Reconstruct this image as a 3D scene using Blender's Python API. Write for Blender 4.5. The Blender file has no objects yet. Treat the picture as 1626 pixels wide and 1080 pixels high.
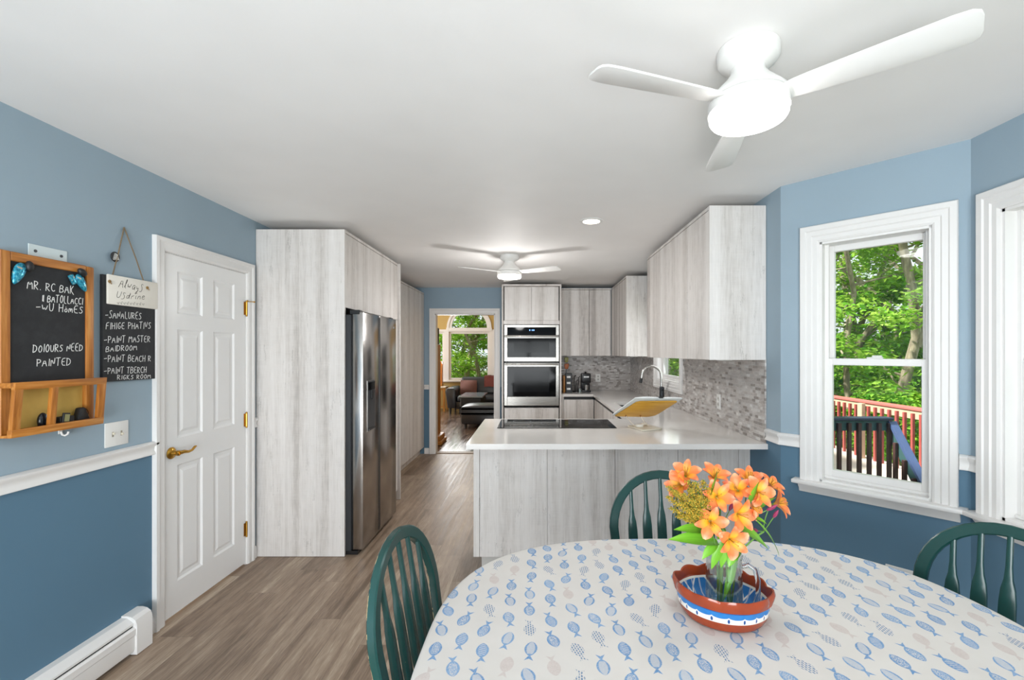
import bpy, bmesh, math, random
from mathutils import Vector, Matrix
random.seed(11)
PI = math.pi
R = math.radians
sc = bpy.context.scene
COL = sc.collection

# ------------------------------------------------------------------ camera
CAM_H, FPX, VX, VY = 1.486, 735.0, 849.0, 560.0
cd = bpy.data.cameras.new('camera')
cam = bpy.data.objects.new('camera', cd); COL.objects.link(cam)
cam.location = (0, 0, CAM_H); cam.rotation_euler = (PI/2, 0, 0)
cd.sensor_width = 36; cd.sensor_fit = 'HORIZONTAL'
cd.lens = 36*FPX/1626
cd.shift_x = -(VX-813)/1626; cd.shift_y = (VY-540)/1626
cd.clip_start = .05; cd.clip_end = 200
sc.camera = cam
# ------------------------------------------------------------------ world, sun, exposure
w = bpy.data.worlds.new('sky'); sc.world = w; w.use_nodes = True
bg = w.node_tree.nodes['Background']
bg.inputs[0].default_value = (.86, .94, 1, 1); bg.inputs[1].default_value = .95
def lamp(name, kind, loc, power, rot=(0,0,0), color=(1,1,1), **kw):
    l = bpy.data.lights.new(name, kind); l.energy = power; l.color = color
    for k, v in kw.items(): setattr(l, k, v)
    o = bpy.data.objects.new(name, l); o.location = loc; o.rotation_euler = rot
    COL.objects.link(o); return o
lamp('sun', 'SUN', (-6, 0, 12), 7., (R(42), 0, R(-93)), (1, .96, .88), angle=R(3))
# unseen upward fill added behind the camera to brighten ceiling and room
lamp('rear_bounce_fill', 'AREA', (-.5, -2.05, 1.0), 165, (R(-128), 0, R(180)), (.93, .97, 1), shape='RECTANGLE', size=2.4, size_y=2.1)
lamp('sink_window_daylight', 'AREA', (1.40, 4.9, 1.6), 1.8, (0, R(75), 0), (.95, .98, 1), shape='RECTANGLE', size=.7, size_y=.7)
lamp('living_side_fill', 'AREA', (-5.35, 10., 1.7), 110, (R(0), R(-90), 0), (1, 1, 1), shape='RECTANGLE', size=1.5, size_y=3)  # added fill from the unseen side, brightens the far window wall
lamp('living_daylight', 'AREA', (-3.2, 11.9, 2.0), 110, (R(-90), 0, 0), (1, 1, 1), shape='RECTANGLE', size=3, size_y=1.6)
sc.view_settings.view_transform = 'Standard'; sc.view_settings.look = 'None'
sc.view_settings.exposure = 0.48; sc.view_settings.gamma = 1.0
try: sc.view_settings.use_curve_mapping = False
except Exception: pass
cy = sc.cycles
cy.use_denoising = True; cy.max_bounces = 10; cy.diffuse_bounces = 6; cy.glossy_bounces = 4
cy.transparent_max_bounces = 16; cy.transmission_bounces = 8; cy.caustics_reflective = False; cy.caustics_refractive = False
cy.sample_clamp_indirect = 6

# ------------------------------------------------------------------ helpers
def lin(h, a=1):
    h = h.lstrip('#'); v = [int(h[i:i+2], 16)/255 for i in (0, 2, 4)]
    return tuple((c/12.92 if c <= .04045 else ((c+.055)/1.055)**2.4) for c in v)+(a,)

class NT:
    """small node-graph writer"""
    def __init__(s, name):
        s.m = bpy.data.materials.new(name); s.m.use_nodes = True
        s.t = s.m.node_tree; s.b = s.t.nodes['Principled BSDF']; s.out = s.t.nodes['Material Output']
    def n(s, typ, **kw):
        x = s.t.nodes.new(typ)
        for k, v in kw.items(): setattr(x, k, v)
        return x
    def put(s, v, sock):
        if hasattr(v, 'is_output'): s.t.links.new(v, sock)
        elif isinstance(v, (tuple, list)) and len(v) == 3 and sock.type == 'RGBA': sock.default_value = tuple(v)+(1,)
        else: sock.default_value = v
    def ma(s, op, a, b=0., c=0., clamp=False):
        x = s.n('ShaderNodeMath', operation=op, use_clamp=clamp)
        s.put(a, x.inputs[0]); s.put(b, x.inputs[1]); s.put(c, x.inputs[2]); return x.outputs[0]
    def mix(s, f, a, b, mode='MIX'):
        x = s.n('ShaderNodeMix', data_type='RGBA', blend_type=mode)
        s.put(f, x.inputs[0]); s.put(a, x.inputs[6]); s.put(b, x.inputs[7]); return x.outputs[2]
    def xyz(s, a, b, c=0.):
        x = s.n('ShaderNodeCombineXYZ'); s.put(a, x.inputs[0]); s.put(b, x.inputs[1]); s.put(c, x.inputs[2]); return x.outputs[0]
    def sep(s, v):
        x = s.n('ShaderNodeSeparateXYZ'); s.put(v, x.inputs[0]); return x.outputs
    def pos(s): return s.sep(s.n('ShaderNodeNewGeometry').outputs['Position'])
    def obj(s): return s.sep(s.n('ShaderNodeTexCoord').outputs['Object'])
    def uv(s): return s.sep(s.n('ShaderNodeUVMap').outputs[0])
    def noise(s, v, scale=1., detail=3., rough=.55):
        x = s.n('ShaderNodeTexNoise'); s.put(v, x.inputs['Vector'])
        x.inputs['Scale'].default_value = scale; x.inputs['Detail'].default_value = detail; x.inputs['Roughness'].default_value = rough
        return x.outputs['Fac']
    def white(s, v):
        x = s.n('ShaderNodeTexWhiteNoise', noise_dimensions='3D'); s.put(v, x.inputs['Vector']); return x.outputs['Value']
    def ramp(s, f, stops, interp='LINEAR'):
        x = s.n('ShaderNodeValToRGB'); s.put(f, x.inputs[0]); x.color_ramp.interpolation = interp
        e = x.color_ramp.elements
        while len(e) < len(stops): e.new(.5)
        for el, (p, c) in zip(e, stops):
            el.position = p; el.color = lin(c) if isinstance(c, str) else tuple(c)+(1,)*(4-len(c))
        return x.outputs[0]
    def rng(s, v, a, b, c, d):
        x = s.n('ShaderNodeMapRange'); s.put(v, x.inputs[0])
        for i, q in enumerate((a, b, c, d)): x.inputs[i+1].default_value = q
        return x.outputs[0]
    def bump(s, h, dist=.001, strength=1.):
        x = s.n('ShaderNodeBump'); s.put(h, x.inputs['Height']); x.inputs['Distance'].default_value = dist; x.inputs['Strength'].default_value = strength
        s.t.links.new(x.outputs[0], s.b.inputs['Normal'])
    def fin(s, color, rough=.5, metal=0., **kw):
        s.put(color, s.b.inputs['Base Color']); s.put(rough, s.b.inputs['Roughness']); s.put(metal, s.b.inputs['Metallic'])
        for k, v in kw.items(): s.put(v, s.b.inputs[k.replace('_', ' ')])
        return s.m

def plain(name, c, rough=.5, metal=0., var=.04, scale=18., **kw):
    """one colour with a little procedural mottling"""
    g = NT(name); c = lin(c) if isinstance(c, str) else tuple(c)
    tc = g.n('ShaderNodeTexCoord').outputs['Object']
    f = g.noise(tc, scale, 3)
    col = g.mix(f, tuple(x*(1-var) for x in c[:3])+(1,), tuple(min(1, x*(1+var)) for x in c[:3])+(1,))
    return g.fin(col, rough, metal, **kw)

class MB:
    """collects shapes for one mesh"""
    def __init__(s, M=None): s.v = []; s.f = []; s.fm = []; s.M = M or Matrix(); s.mi = 0; s.uv = {}
    def add(s, vs, fs, uv=None):
        o = len(s.v)
        s.v += [s.M @ Vector(p) for p in vs]
        s.f += [tuple(i+o for i in f) for f in fs]; s.fm += [s.mi]*len(fs)
        if uv:
            for i, q in enumerate(uv): s.uv[o+i] = q
        return s
    def box(s, x0, x1, y0, y1, z0, z1, bev=0, seg=1):
        if x0 > x1: x0, x1 = x1, x0
        if y0 > y1: y0, y1 = y1, y0
        if z0 > z1: z0, z1 = z1, z0
        if not bev:
            return s.add([(x0,y0,z0),(x1,y0,z0),(x1,y1,z0),(x0,y1,z0),(x0,y0,z1),(x1,y0,z1),(x1,y1,z1),(x0,y1,z1)],
                         [(0,3,2,1),(4,5,6,7),(0,1,5,4),(1,2,6,5),(2,3,7,6),(3,0,4,7)])
        b = bmesh.new(); bmesh.ops.create_cube(b, size=1)
        for v in b.verts: v.co = Vector(((x0+x1)/2+v.co.x*(x1-x0), (y0+y1)/2+v.co.y*(y1-y0), (z0+z1)/2+v.co.z*(z1-z0)))
        bmesh.ops.bevel(b, geom=list(b.edges), offset=min(bev, .45*min(x1-x0, y1-y0, z1-z0)), segments=seg, profile=.5, affect='EDGES')
        return s.bm(b)
    def bm(s, b):
        b.verts.index_update()
        s.add([v.co[:] for v in b.verts], [tuple(v.index for v in f.verts) for f in b.faces]); b.free(); return s
    def tube(s, pts, rad, n=10, cap=True, flat=None):
        """tube along points; flat=(up vector, ratio) squashes the section"""
        pts = [Vector(p) for p in pts]; m = len(pts)
        rad = rad if isinstance(rad, (list, tuple)) else [rad]*m
        vs = []; prev = None
        for i, p in enumerate(pts):
            t = (pts[min(i+1, m-1)]-pts[max(i-1, 0)]).normalized()
            if flat: a = Vector(flat[0]); a = (a-t*a.dot(t)).normalized()
            elif prev is None:
                a = Vector((0,0,1)) if abs(t.z) < .9 else Vector((1,0,0)); a = (a-t*a.dot(t)).normalized()
            else: a = (prev-t*prev.dot(t)).normalized()
            prev = a; b = t.cross(a)
            for k in range(n):
                q = 2*PI*k/n
                vs.append(p+a*math.cos(q)*rad[i]*(flat[1] if flat else 1)+b*math.sin(q)*rad[i])
        fs = [(i*n+k, i*n+(k+1)%n, (i+1)*n+(k+1)%n, (i+1)*n+k) for i in range(m-1) for k in range(n)]
        if cap: fs += [tuple(range(n))[::-1], tuple(range((m-1)*n, m*n))]
        return s.add(vs, fs)
    def lathe(s, prof, n=24, c=(0,0,0), cap=True, sx=1, sy=1):
        vs = [(c[0]+r*sx*math.cos(2*PI*k/n), c[1]+r*sy*math.sin(2*PI*k/n), c[2]+z) for r, z in prof for k in range(n)]
        m = len(prof)
        fs = [(i*n+k, i*n+(k+1)%n, (i+1)*n+(k+1)%n, (i+1)*n+k) for i in range(m-1) for k in range(n)]
        if cap: fs += [tuple(range(n))[::-1], tuple(range((m-1)*n, m*n))]
        return s.add(vs, fs)
    def ball(s, c, rx, ry=None, rz=None, n=12, m=8):
        ry = ry or rx; rz = rz or rx
        return s.lathe([(math.sin(PI*i/m)*1.0+1e-4, -math.cos(PI*i/m)*rz) for i in range(m+1)], n, c, True, rx, ry)
    def prism(s, poly, d, axis='y', bev=0):
        """extrude polygon (list of 3d points) by vector d"""
        b = bmesh.new(); vs = [b.verts.new(p) for p in poly]; f = b.faces.new(vs)
        r = bmesh.ops.extrude_face_region(b, geom=[f])
        for g in r['geom']:
            if isinstance(g, bmesh.types.BMVert): g.co += Vector(d)
        bmesh.ops.recalc_face_normals(b, faces=b.faces)
        if bev: bmesh.ops.bevel(b, geom=list(b.edges), offset=bev, segments=2, profile=.5, affect='EDGES')
        return s.bm(b)
    def sweep(s, prof, path, closed=False):
        """prof: list of (a,b); path: list of (point, dirA, dirB)"""
        k = len(prof); vs = []
        for p, A, B in path:
            for a, b in prof: vs.append(Vector(p)+Vector(A)*a+Vector(B)*b)
        m = len(path); fs = []
        for i in range(m if closed else m-1):
            j = (i+1) % m
            for q in range(k):
                q2 = (q+1) % k; fs.append((i*k+q, i*k+q2, j*k+q2, j*k+q))
        if not closed: fs += [tuple(range(k))[::-1], tuple(range((m-1)*k, m*k))]
        return s.add(vs, fs)
    def build(s, name, mats, parent=None, local=False, smooth=True, ang=35):
        me = bpy.data.meshes.new(name)
        vs = s.v
        if parent and not local:
            I = ROOT[parent].inverted(); vs = [I @ p for p in vs]
        me.from_pydata([p[:] for p in vs], [], s.f)
        for mt in (mats if isinstance(mats, (list, tuple)) else [mats]): me.materials.append(mt)
        me.polygons.foreach_set('material_index', s.fm)
        if s.uv:
            ul = me.uv_layers.new(name='UVMap')
            for l in me.loops: ul.data[l.index].uv = s.uv.get(l.vertex_index, (0, 0))
        b = bmesh.new(); b.from_mesh(me); bmesh.ops.recalc_face_normals(b, faces=b.faces); b.to_mesh(me); b.free()
        if smooth:
            me.polygons.foreach_set('use_smooth', [True]*len(me.polygons)); me.set_sharp_from_angle(angle=R(ang))
        me.update()
        o = bpy.data.objects.new(name, me); COL.objects.link(o)
        if parent: o.parent = parent; ROOT[o] = ROOT[parent]
        else: ROOT[o] = Matrix()
        return o
ROOT = {}
def thing(name, label, cat, loc=(0,0,0), rz=0, group=None):
    o = bpy.data.objects.new(name, None); o.empty_display_size = .05; COL.objects.link(o)
    o.location = loc; o.rotation_euler = (0, 0, rz)
    ROOT[o] = Matrix.Translation(loc) @ Matrix.Rotation(rz, 4, 'Z')
    if label: o['label'] = label; o['category'] = cat
    if group: o['group'] = group
    return o
def solo(name, mb, mats, label, cat, group=None, **kw):
    """a thing that is one mesh, origin at its base"""
    xs = [p.x for p in mb.v]; ys = [p.y for p in mb.v]; zs = [p.z for p in mb.v]
    c = Vector(((min(xs)+max(xs))/2, (min(ys)+max(ys))/2, min(zs)))
    mb.v = [p-c for p in mb.v]
    o = mb.build(name, mats, None, **kw); o.location = c; ROOT[o] = Matrix.Translation(c)
    o['label'] = label; o['category'] = cat
    if group: o['group'] = group
    return o
def struct(name, mb, mats, **kw):
    o = mb.build(name, mats, None, **kw); o['kind'] = 'structure'; return o
def struct_root(name, loc):
    o = thing(name, None, None, loc); o['kind'] = 'structure'; return o
def copy_tree(o, parent=None):
    c = o.copy(); COL.objects.link(c)
    if parent: c.parent = parent
    for ch in list(o.children): copy_tree(ch, c)
    return c
def frameM(px, py, dx, dy, z=0):
    l = math.hypot(dx, dy); dx /= l; dy /= l
    return Matrix(((dx, -dy, 0, px), (dy, dx, 0, py), (0, 0, 1, z), (0, 0, 0, 1)))
def on_x(X, px, py):
    """point of the plane x=X that the photograph shows at that pixel"""
    Y = FPX*X/(px-VX); return Vector((X, Y, CAM_H-(py-VY)*Y/FPX))

# ------------------------------------------------------------------ materials
def wall_paint(name, c):
    g = NT(name); p = g.n('ShaderNodeNewGeometry').outputs['Position']
    f = g.noise(p, 2.5, 2); c = lin(c)
    g.bump(g.noise(p, 350, 2), .0004, .3)
    return g.fin(g.mix(f, tuple(x*.95 for x in c[:3])+(1,), tuple(x*1.05 for x in c[:3])+(1,)), .62)
M_up = wall_paint('paint light blue', '#95a8b5'); M_lo = wall_paint('paint slate blue', '#56788f')
M_mid = wall_paint('paint blue', '#8fa5b5')
M_ceil = wall_paint('paint ceiling white', '#eceae8'); M_gold = wall_paint('paint ochre', '#b99c5e')
M_white = plain('white gloss paint', '#e4e2e0', .35, var=.015)
M_door = plain('white door paint', '#eeedec', .38, var=.012)
M_plastic = plain('white plastic', '#e4e3e0', .4, var=.01)
M_vinyl = plain('white window vinyl', '#e6e4e2', .35, var=.01)
M_black = plain('black plastic', '#141416', .35)
M_matblack = plain('matt black metal', '#1b1c1e', .5)
M_brass = plain('antique brass', '#b98d3e', .28, 1., var=.15)
M_chrome = plain('brushed nickel', '#b9b7b3', .22, 1., var=.05)
M_galv = plain('pale painted steel', '#cfdcdf', .4, var=.05)

def whitewood():
    g = NT('whitewashed wood'); x, y, z = g.pos()
    u = g.ma('ADD', x, y)
    wob = g.noise(g.xyz(g.ma('MULTIPLY', u, 2.), g.ma('MULTIPLY', z, .8)), 1., 2)
    uu = g.ma('ADD', g.ma('MULTIPLY', u, 9.5), g.ma('MULTIPLY', wob, .7))
    plank = g.ma('FLOOR', g.ma('ADD', g.ma('MULTIPLY', u, 8.7), g.ma('MULTIPLY', g.noise(g.xyz(g.ma('MULTIPLY', u, 3.), 0.), 1., 1), 1.2)))
    pl = g.ma('ADD', g.ma('MULTIPLY', g.noise(g.xyz(uu, g.ma('MULTIPLY', z, .35), 3.), 1., 1.5), .6), g.ma('MULTIPLY', g.white(g.xyz(plank, 4.)), .22))
    st = g.noise(g.xyz(g.ma('MULTIPLY', u, 70), g.ma('MULTIPLY', z, 3.5), 7.), 1., 5, .7)
    fi = g.noise(g.xyz(g.ma('MULTIPLY', u, 260), g.ma('MULTIPLY', z, 7), 1.), 1., 3, .6)
    sw = g.noise(g.xyz(g.ma('MULTIPLY', u, 14), g.ma('MULTIPLY', z, 14), 5.), 1., 2)
    saw = g.noise(g.xyz(g.ma('MULTIPLY', u, 9), g.ma('MULTIPLY', z, 330), 2.), 1., 2)
    v = g.ma('ADD', g.ma('MULTIPLY', pl, .8), g.ma('ADD', g.ma('MULTIPLY', st, .34), g.ma('ADD', g.ma('MULTIPLY', fi, .2), g.ma('ADD', g.ma('MULTIPLY', sw, .1), g.ma('MULTIPLY', saw, .09)))))
    c = g.ramp(v, [(.48, '#aca5a0'), (.60, '#cbc5c0'), (.70, '#dad5d1'), (.86, '#e6e2df')])
    ck = g.noise(g.xyz(g.ma('MULTIPLY', u, 30), g.ma('MULTIPLY', z, 3.2), 21.), 1., 6, .78)
    crack = g.ma('MULTIPLY', g.rng(g.ma('ABSOLUTE', g.ma('SUBTRACT', ck, .6)), 0., .014, .8, 0.), g.rng(g.noise(g.xyz(g.ma('MULTIPLY', u, 6), g.ma('MULTIPLY', z, 3), 8.), 1., 2), .45, .6, .1, 1.))
    c = g.mix(crack, c, lin('#7d7873'))
    g.bump(st, .0006, .4)
    return g.fin(c, .48)
M_wood = whitewood()
M_gap = plain('painted gap shade', '#3a3937', .7)

def floor_mat(name, cols, wdt, ln, rough):
    g = NT(name); x, y, z = g.pos()
    cx = g.ma('DIVIDE', x, wdt); row = g.ma('FLOOR', cx)
    cyv = g.ma('ADD', g.ma('DIVIDE', y, ln), g.white(g.xyz(row, 3.3)))
    pid = g.xyz(row, g.ma('FLOOR', cyv), 1.); rnd = g.white(pid)
    sh = g.ma('MULTIPLY', rnd, 40)
    st = g.noise(g.xyz(g.ma('MULTIPLY', x, 26), g.ma('MULTIPLY', y, 1.5), sh), 1., 4, .6)
    fi = g.noise(g.xyz(g.ma('MULTIPLY', x, 150), g.ma('MULTIPLY', y, 11), sh), 1., 3, .65)
    cl = g.noise(g.xyz(g.ma('MULTIPLY', x, 7), g.ma('MULTIPLY', y, 2.2), sh), 1., 3)
    v = g.ma('ADD', g.ma('MULTIPLY', rnd, .22), g.ma('ADD', g.ma('MULTIPLY', st, .72), g.ma('ADD', g.ma('MULTIPLY', fi, .4), g.ma('MULTIPLY', cl, .3))))
    c = g.ramp(v, [(.62, cols[0]), (.78, cols[1]), (.93, cols[2]), (1.12, cols[3])])
    fx = g.ma('ABSOLUTE', g.ma('SUBTRACT', g.ma('FRACT', cx), .5)); fy = g.ma('ABSOLUTE', g.ma('SUBTRACT', g.ma('FRACT', cyv), .5))
    gap = g.ma('MAXIMUM', g.ma('GREATER_THAN', fx, .5-.0011/wdt), g.ma('GREATER_THAN', fy, .5-.0012/ln))
    c = g.mix(g.ma('MULTIPLY', gap, .45), c, lin('#4a3f36'))
    g.bump(g.ma('SUBTRACT', g.ma('MULTIPLY', fi, .5), gap), .0008, .5)
    return g.fin(c, g.rng(st, .3, .7, rough-.06, rough+.08))
M_floor = floor_mat('grey brown vinyl plank', ('#6b5847', '#8d7866', '#a4907c', '#b8a692'), .178, 1.22, .42)
M_floor2 = floor_mat('dark polished plank', ('#3d3029', '#54443b', '#6a594d', '#7d6c60'), .12, 1.4, .2)

def mosaic():
    g = NT('stone mosaic tile'); x, y, z = g.pos()
    u = g.ma('ADD', x, y); H = .0195
    rv = g.ma('DIVIDE', z, H); row = g.ma('FLOOR', rv)
    wd = g.rng(g.white(g.xyz(row, 9.1)), 0, 1, .032, .066)
    uv_ = g.ma('ADD', g.ma('DIVIDE', u, wd), g.ma('MULTIPLY', g.white(g.xyz(row, 2.2)), 5)); col = g.ma('FLOOR', uv_)
    rnd = g.white(g.xyz(row, col, 5.))
    c = g.ramp(rnd, [(0, '#7b726c'), (.12, '#857c76'), (.2, '#a8a09b'), (.5, '#b5aeaa'), (.8, '#c8c3bf'), (.97, '#dedbd8')])
    c = g.mix(.25, c, g.ramp(g.noise(g.xyz(g.ma('MULTIPLY', u, 60), g.ma('MULTIPLY', z, 160), rnd), 1., 3), [(.3, '#8d8681'), (.7, '#d2cecb')]))
    fu = g.ma('ABSOLUTE', g.ma('SUBTRACT', g.ma('FRACT', uv_), .5)); fv = g.ma('ABSOLUTE', g.ma('SUBTRACT', g.ma('FRACT', rv), .5))
    gr = g.ma('MAXIMUM', g.ma('GREATER_THAN', g.ma('MULTIPLY', fu, wd), g.ma('SUBTRACT', g.ma('MULTIPLY', wd, .5), .0009)), g.ma('GREATER_THAN', fv, .5-.055))
    c = g.mix(g.ma('MULTIPLY', gr, .75), c, lin('#c9c5c2'))
    g.bump(g.ma('SUBTRACT', g.ma('MULTIPLY', rnd, .6), gr), .0012, .6)
    return g.fin(c, g.rng(rnd, 0, 1, .45, .16))
M_tile = mosaic()

def quartz():
    g = NT('pale quartz'); p = g.n('ShaderNodeNewGeometry').outputs['Position']
    c = g.mix(g.noise(p, 4, 4), lin('#d9d5d1'), lin('#e8e5e2'))
    c = g.mix(g.rng(g.noise(p, 420, 2), .6, .75, 0, .35), c, lin('#aba6a1'))
    return g.fin(c, .13)
M_quartz = quartz()

def steel(name, c, rough, axis='z'):
    g = NT(name); x, y, z = g.obj()
    v = g.xyz(g.ma('MULTIPLY', x, 3), g.ma('MULTIPLY', y, 3), g.ma('MULTIPLY', z, 900)) if axis == 'h' else g.xyz(g.ma('MULTIPLY', x, 700), g.ma('MULTIPLY', y, 700), g.ma('MULTIPLY', z, 2))
    f = g.noise(v, 1., 2)
    c = lin(c)
    return g.fin(g.mix(f, tuple(q*.93 for q in c[:3])+(1,), c), g.rng(f, .3, .7, rough-.03, rough+.04), 1.)
M_steel = steel('stainless steel', '#989590', .28, 'h'); M_fridge = steel('fridge stainless', '#b3b0ad', .19, 'v')
M_blackglass = plain('black oven glass', '#0c0d0f', .06, var=.02, Specular_IOR_Level=.1)
M_cooktop = plain('black ceramic glass', '#101113', .05, var=.02)

def emit(name, c, s):
    g = NT(name); e = g.n('ShaderNodeEmission'); tc = g.n('ShaderNodeTexCoord').outputs['Object']
    g.put(g.mix(g.noise(tc, 40), lin(c), tuple(q*.97 for q in lin(c)[:3])+(1,)), e.inputs[0]); e.inputs[1].default_value = s
    g.t.links.new(e.outputs[0], g.out.inputs[0]); return g.m
M_lampdisc = emit('lit opal diffuser', '#fffcf8', 8.)
M_lampdisc2 = emit('lit opal lens', '#fff3e2', 8.)
M_led = emit('blue display digits', '#7fb4ff', 2.2)

def glass(name, tint=(1,1,1), base=.05, edge=.5, rough=0.):
    g = NT(name); t = g.n('ShaderNodeBsdfTransparent'); t.inputs[0].default_value = tuple(tint)+(1,)
    gl = g.n('ShaderNodeBsdfGlossy'); gl.inputs['Roughness'].default_value = rough
    lw = g.n('ShaderNodeLayerWeight'); lw.inputs[0].default_value = .25
    f = g.rng(lw.outputs['Facing'], 0, 1, base, edge)
    mx = g.n('ShaderNodeMixShader'); g.put(f, mx.inputs[0]); g.t.links.new(t.outputs[0], mx.inputs[1]); g.t.links.new(gl.outputs[0], mx.inputs[2])
    g.t.links.new(mx.outputs[0], g.out.inputs[0]); return g.m
M_glass = glass('window glass', (.98, .99, .985), .012, .22); M_vase = glass('clear jug glass', (.93, .96, .95), .07, .85)
M_water = glass('water', (.93, .97, .96), .02, .25)

def oak(name, cols, axis=2, s=1.):
    g = NT(name); p = g.obj()
    q = [g.ma('MULTIPLY', p[i], (3.5 if i == axis else 55)*s) for i in range(3)]
    f = g.noise(g.xyz(*q), 1., 4, .6)
    g.bump(f, .0004, .4)
    return g.fin(g.ramp(f, [(.3, cols[0]), (.55, cols[1]), (.75, cols[2])]), .4)
M_oak_v = oak('honey oak upright', ('#8f5219', '#b8752f', '#cf9450'), 2); M_oak_h = oak('honey oak rail', ('#8f5219', '#b8752f', '#cf9450'), 1)
M_oak_far = oak('golden wood', ('#80501d', '#a8702f', '#c18c47'), 2)

def chalkboard():
    g = NT('chalkboard'); p = g.n('ShaderNodeTexCoord').outputs['Object']
    f = g.rng(g.noise(p, 9, 5, .7), .45, .8, 0, .35)
    return g.fin(g.mix(f, lin('#232427'), lin('#4a4b4d')), .75)
M_chalkboard = chalkboard()
M_chalk = plain('chalk', '#e6e6e4', .95, var=.1, scale=300); M_ink = plain('grey brown ink', '#3f3a35', .8)
M_rope = plain('brown cord', '#7c6a52', .9, var=.25, scale=200)
M_leather = plain('dark leather', '#2b2e33', .33, var=.2, scale=9)
M_green_deck = plain('dark teal deck paint', '#3d5f60', .5, var=.12); M_navy_deck = plain('dark navy cap paint', '#333a50', .45, var=.1); M_blue_deck = plain('blue grey rail paint', '#4a5c86', .45, var=.1)
M_red_deck = plain('faded red deck paint', '#a64f4a', .55, var=.15); M_dark_baluster = plain('dark brown baluster paint', '#4b3230', .55, var=.15)
M_tan_deck = plain('tan deck lumber', '#c6b599', .6, var=.1); M_deck = plain('pale deck boards', '#cfc6bd', .7, var=.06, scale=6)
# ------------------------------------------------------------------ room shell
XL, XR, XB, YB = -2.029, 1.412, 1.949, 6.80
ZC, SPLIT = 2.44, .98
def wall(name, F, L, H, ops=(), mats=None, split=SPLIT, th=.12, s0=0.):
    """wall along local x, inner face at local y=0, thickness outward; ops = (x0,x1,z0,z1)"""
    mb = MB(F)
    xs = sorted({s0, L, *[q for o in ops for q in o[:2]]}); zs = sorted({0., H, split, *[q for o in ops for q in o[2:]]})
    for a, b in zip(xs, xs[1:]):
        for c, d in zip(zs, zs[1:]):
            mx, mz = (a+b)/2, (c+d)/2
            if any(o[0] < mx < o[1] and o[2] < mz < o[3] for o in ops): continue
            mb.mi = 0 if mz > split else 1
            mb.box(a, b, 0, th, c, d)
    return struct(name, mb, mats or [M_up, M_lo], smooth=False)
FL = frameM(XL, -2.2, 0, 1)
FBK = frameM(XL, YB, 1, 0)
FR = frameM(XR, YB, 0, -1)
FBAY = frameM(XR, 2.657, XB-XR, 2.068-2.657); LBAY = math.hypot(XB-XR, 2.657-2.068)
FC = frameM(XB, 2.068, 0, -1)
FB2 = frameM(XB, .3, XR-XB, -.59); FR2 = frameM(XR, -.29, 0, -1)
FF = frameM(XR, -2.2, -1, 0)
wall('wall_left', FL, YB+2.2, ZC, [(4.722, 5.455, 0, 2.046)])
wall('wall_back', FBK, XR-XL+.0, 3.6, [(.567, 1.44, 0, 2.053)], mats=[M_mid, M_lo])
wall('wall_right', FR, YB-2.657, ZC, [(1.49, 2.32, 1.18, 2.05)])
W1 = (.25*LBAY, .835*LBAY, .79, 2.083)
wall('wall_bay', FBAY, LBAY, ZC, [W1])
W2 = (.142, 1.52, .79, 2.083)
wall('wall_bay_centre', FC, 1.768, ZC, [W2])
wall('wall_bay_near', FB2, LBAY, ZC, [W1])
wall('wall_right_near', FR2, 1.91, ZC)
wall('wall_front', FF, XR-XL, ZC, [(.35, 2.85, .02, 2.1)])
struct('ceiling', MB().box(XL-.1, XB+.15, -2.3, YB, ZC, ZC+.08), M_ceil, smooth=False)
struct('floor', MB().box(XL-.1, XB+.15, -2.3, YB+.06, -.05, 0), M_floor, smooth=False)
# living room beyond the doorway
struct('floor.001', MB().box(-5.6, 1.55, YB+.06, 12.5, -.05, 0), M_floor2, smooth=False)
struct('ceiling.001', MB().box(-5.6, 1.55, YB+.12, 12.5, 3.6, 3.68), M_ceil, smooth=False)
wall('wall_living_left', frameM(-5.5, YB+.12, 0, 1), 5.4, 3.6, [(1.5, 4.6, .8, 2.4)], mats=[M_gold, M_gold])  # window opening is unseen, added to let daylight into the room
wall('wall_living_right', frameM(1.42, 12.3, 0, -1), 5.4, 3.6, mats=[M_gold, M_gold])
struct('wall_living_near', MB().box(-5.5, XL-.0, YB, YB+.12, 0, 3.6).box(XL, -1.462, YB+.12, YB+.13, 0, 3.6).box(-.589, XR, YB+.12, YB+.13, 0, 3.6), M_gold, smooth=False)
FLV = frameM(-5.5, 12.3, 1, 0)
LV = [(2.40, 3.10, .76, 2.04), (3.22, 4.30, .76, 2.04), (4.42, 5.1, .76, 2.04), (3.22, 4.30, 2.14, 2.68)]
wall('wall_living_back', FLV, 7.0, 3.6, LV, mats=[M_gold, M_gold])

# ------------------------------------------------------------------ trim
RAIL = [(0, 0), (0, .070), (.014, .070), (.024, .062), (.024, .052), (.014, .042), (.012, .022), (.020, .010), (.020, .003), (.012, 0)]
BASE = [(0, 0), (0, .085), (.006, .085), (.012, .070), (.013, .0)]
def strip(name, F, a, b, z, prof=RAIL, m=None):
    M = F; mb = MB()
    A = -(M.to_3x3() @ Vector((0, 1, 0)))
    mb.sweep(prof, [(M @ Vector((a, 0, z)), A, (0,0,1)), (M @ Vector((b, 0, z)), A, (0,0,1))])
    return struct(name, mb, m or M_white, ang=50)
ZR = .945
strip('trim_1', FL, 0, 4.672, ZR); strip('trim_2', FL, 5.517, 5.56, ZR)
strip('trim_3', FBK, .41, .478, ZR); strip('trim_4', FR, 4.0, YB-2.657+.008, ZR+.012)
strip('trim_5', FBAY, -.008, W1[0]-.094, ZR+.012); strip('trim_6', FBAY, W1[1]+.094, LBAY, ZR+.012)
strip('trim_7', FC, 0, W2[0]-.094, ZR+.012); strip('trim_8', FC, W2[1]+.094, 1.768, ZR+.012)
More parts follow.
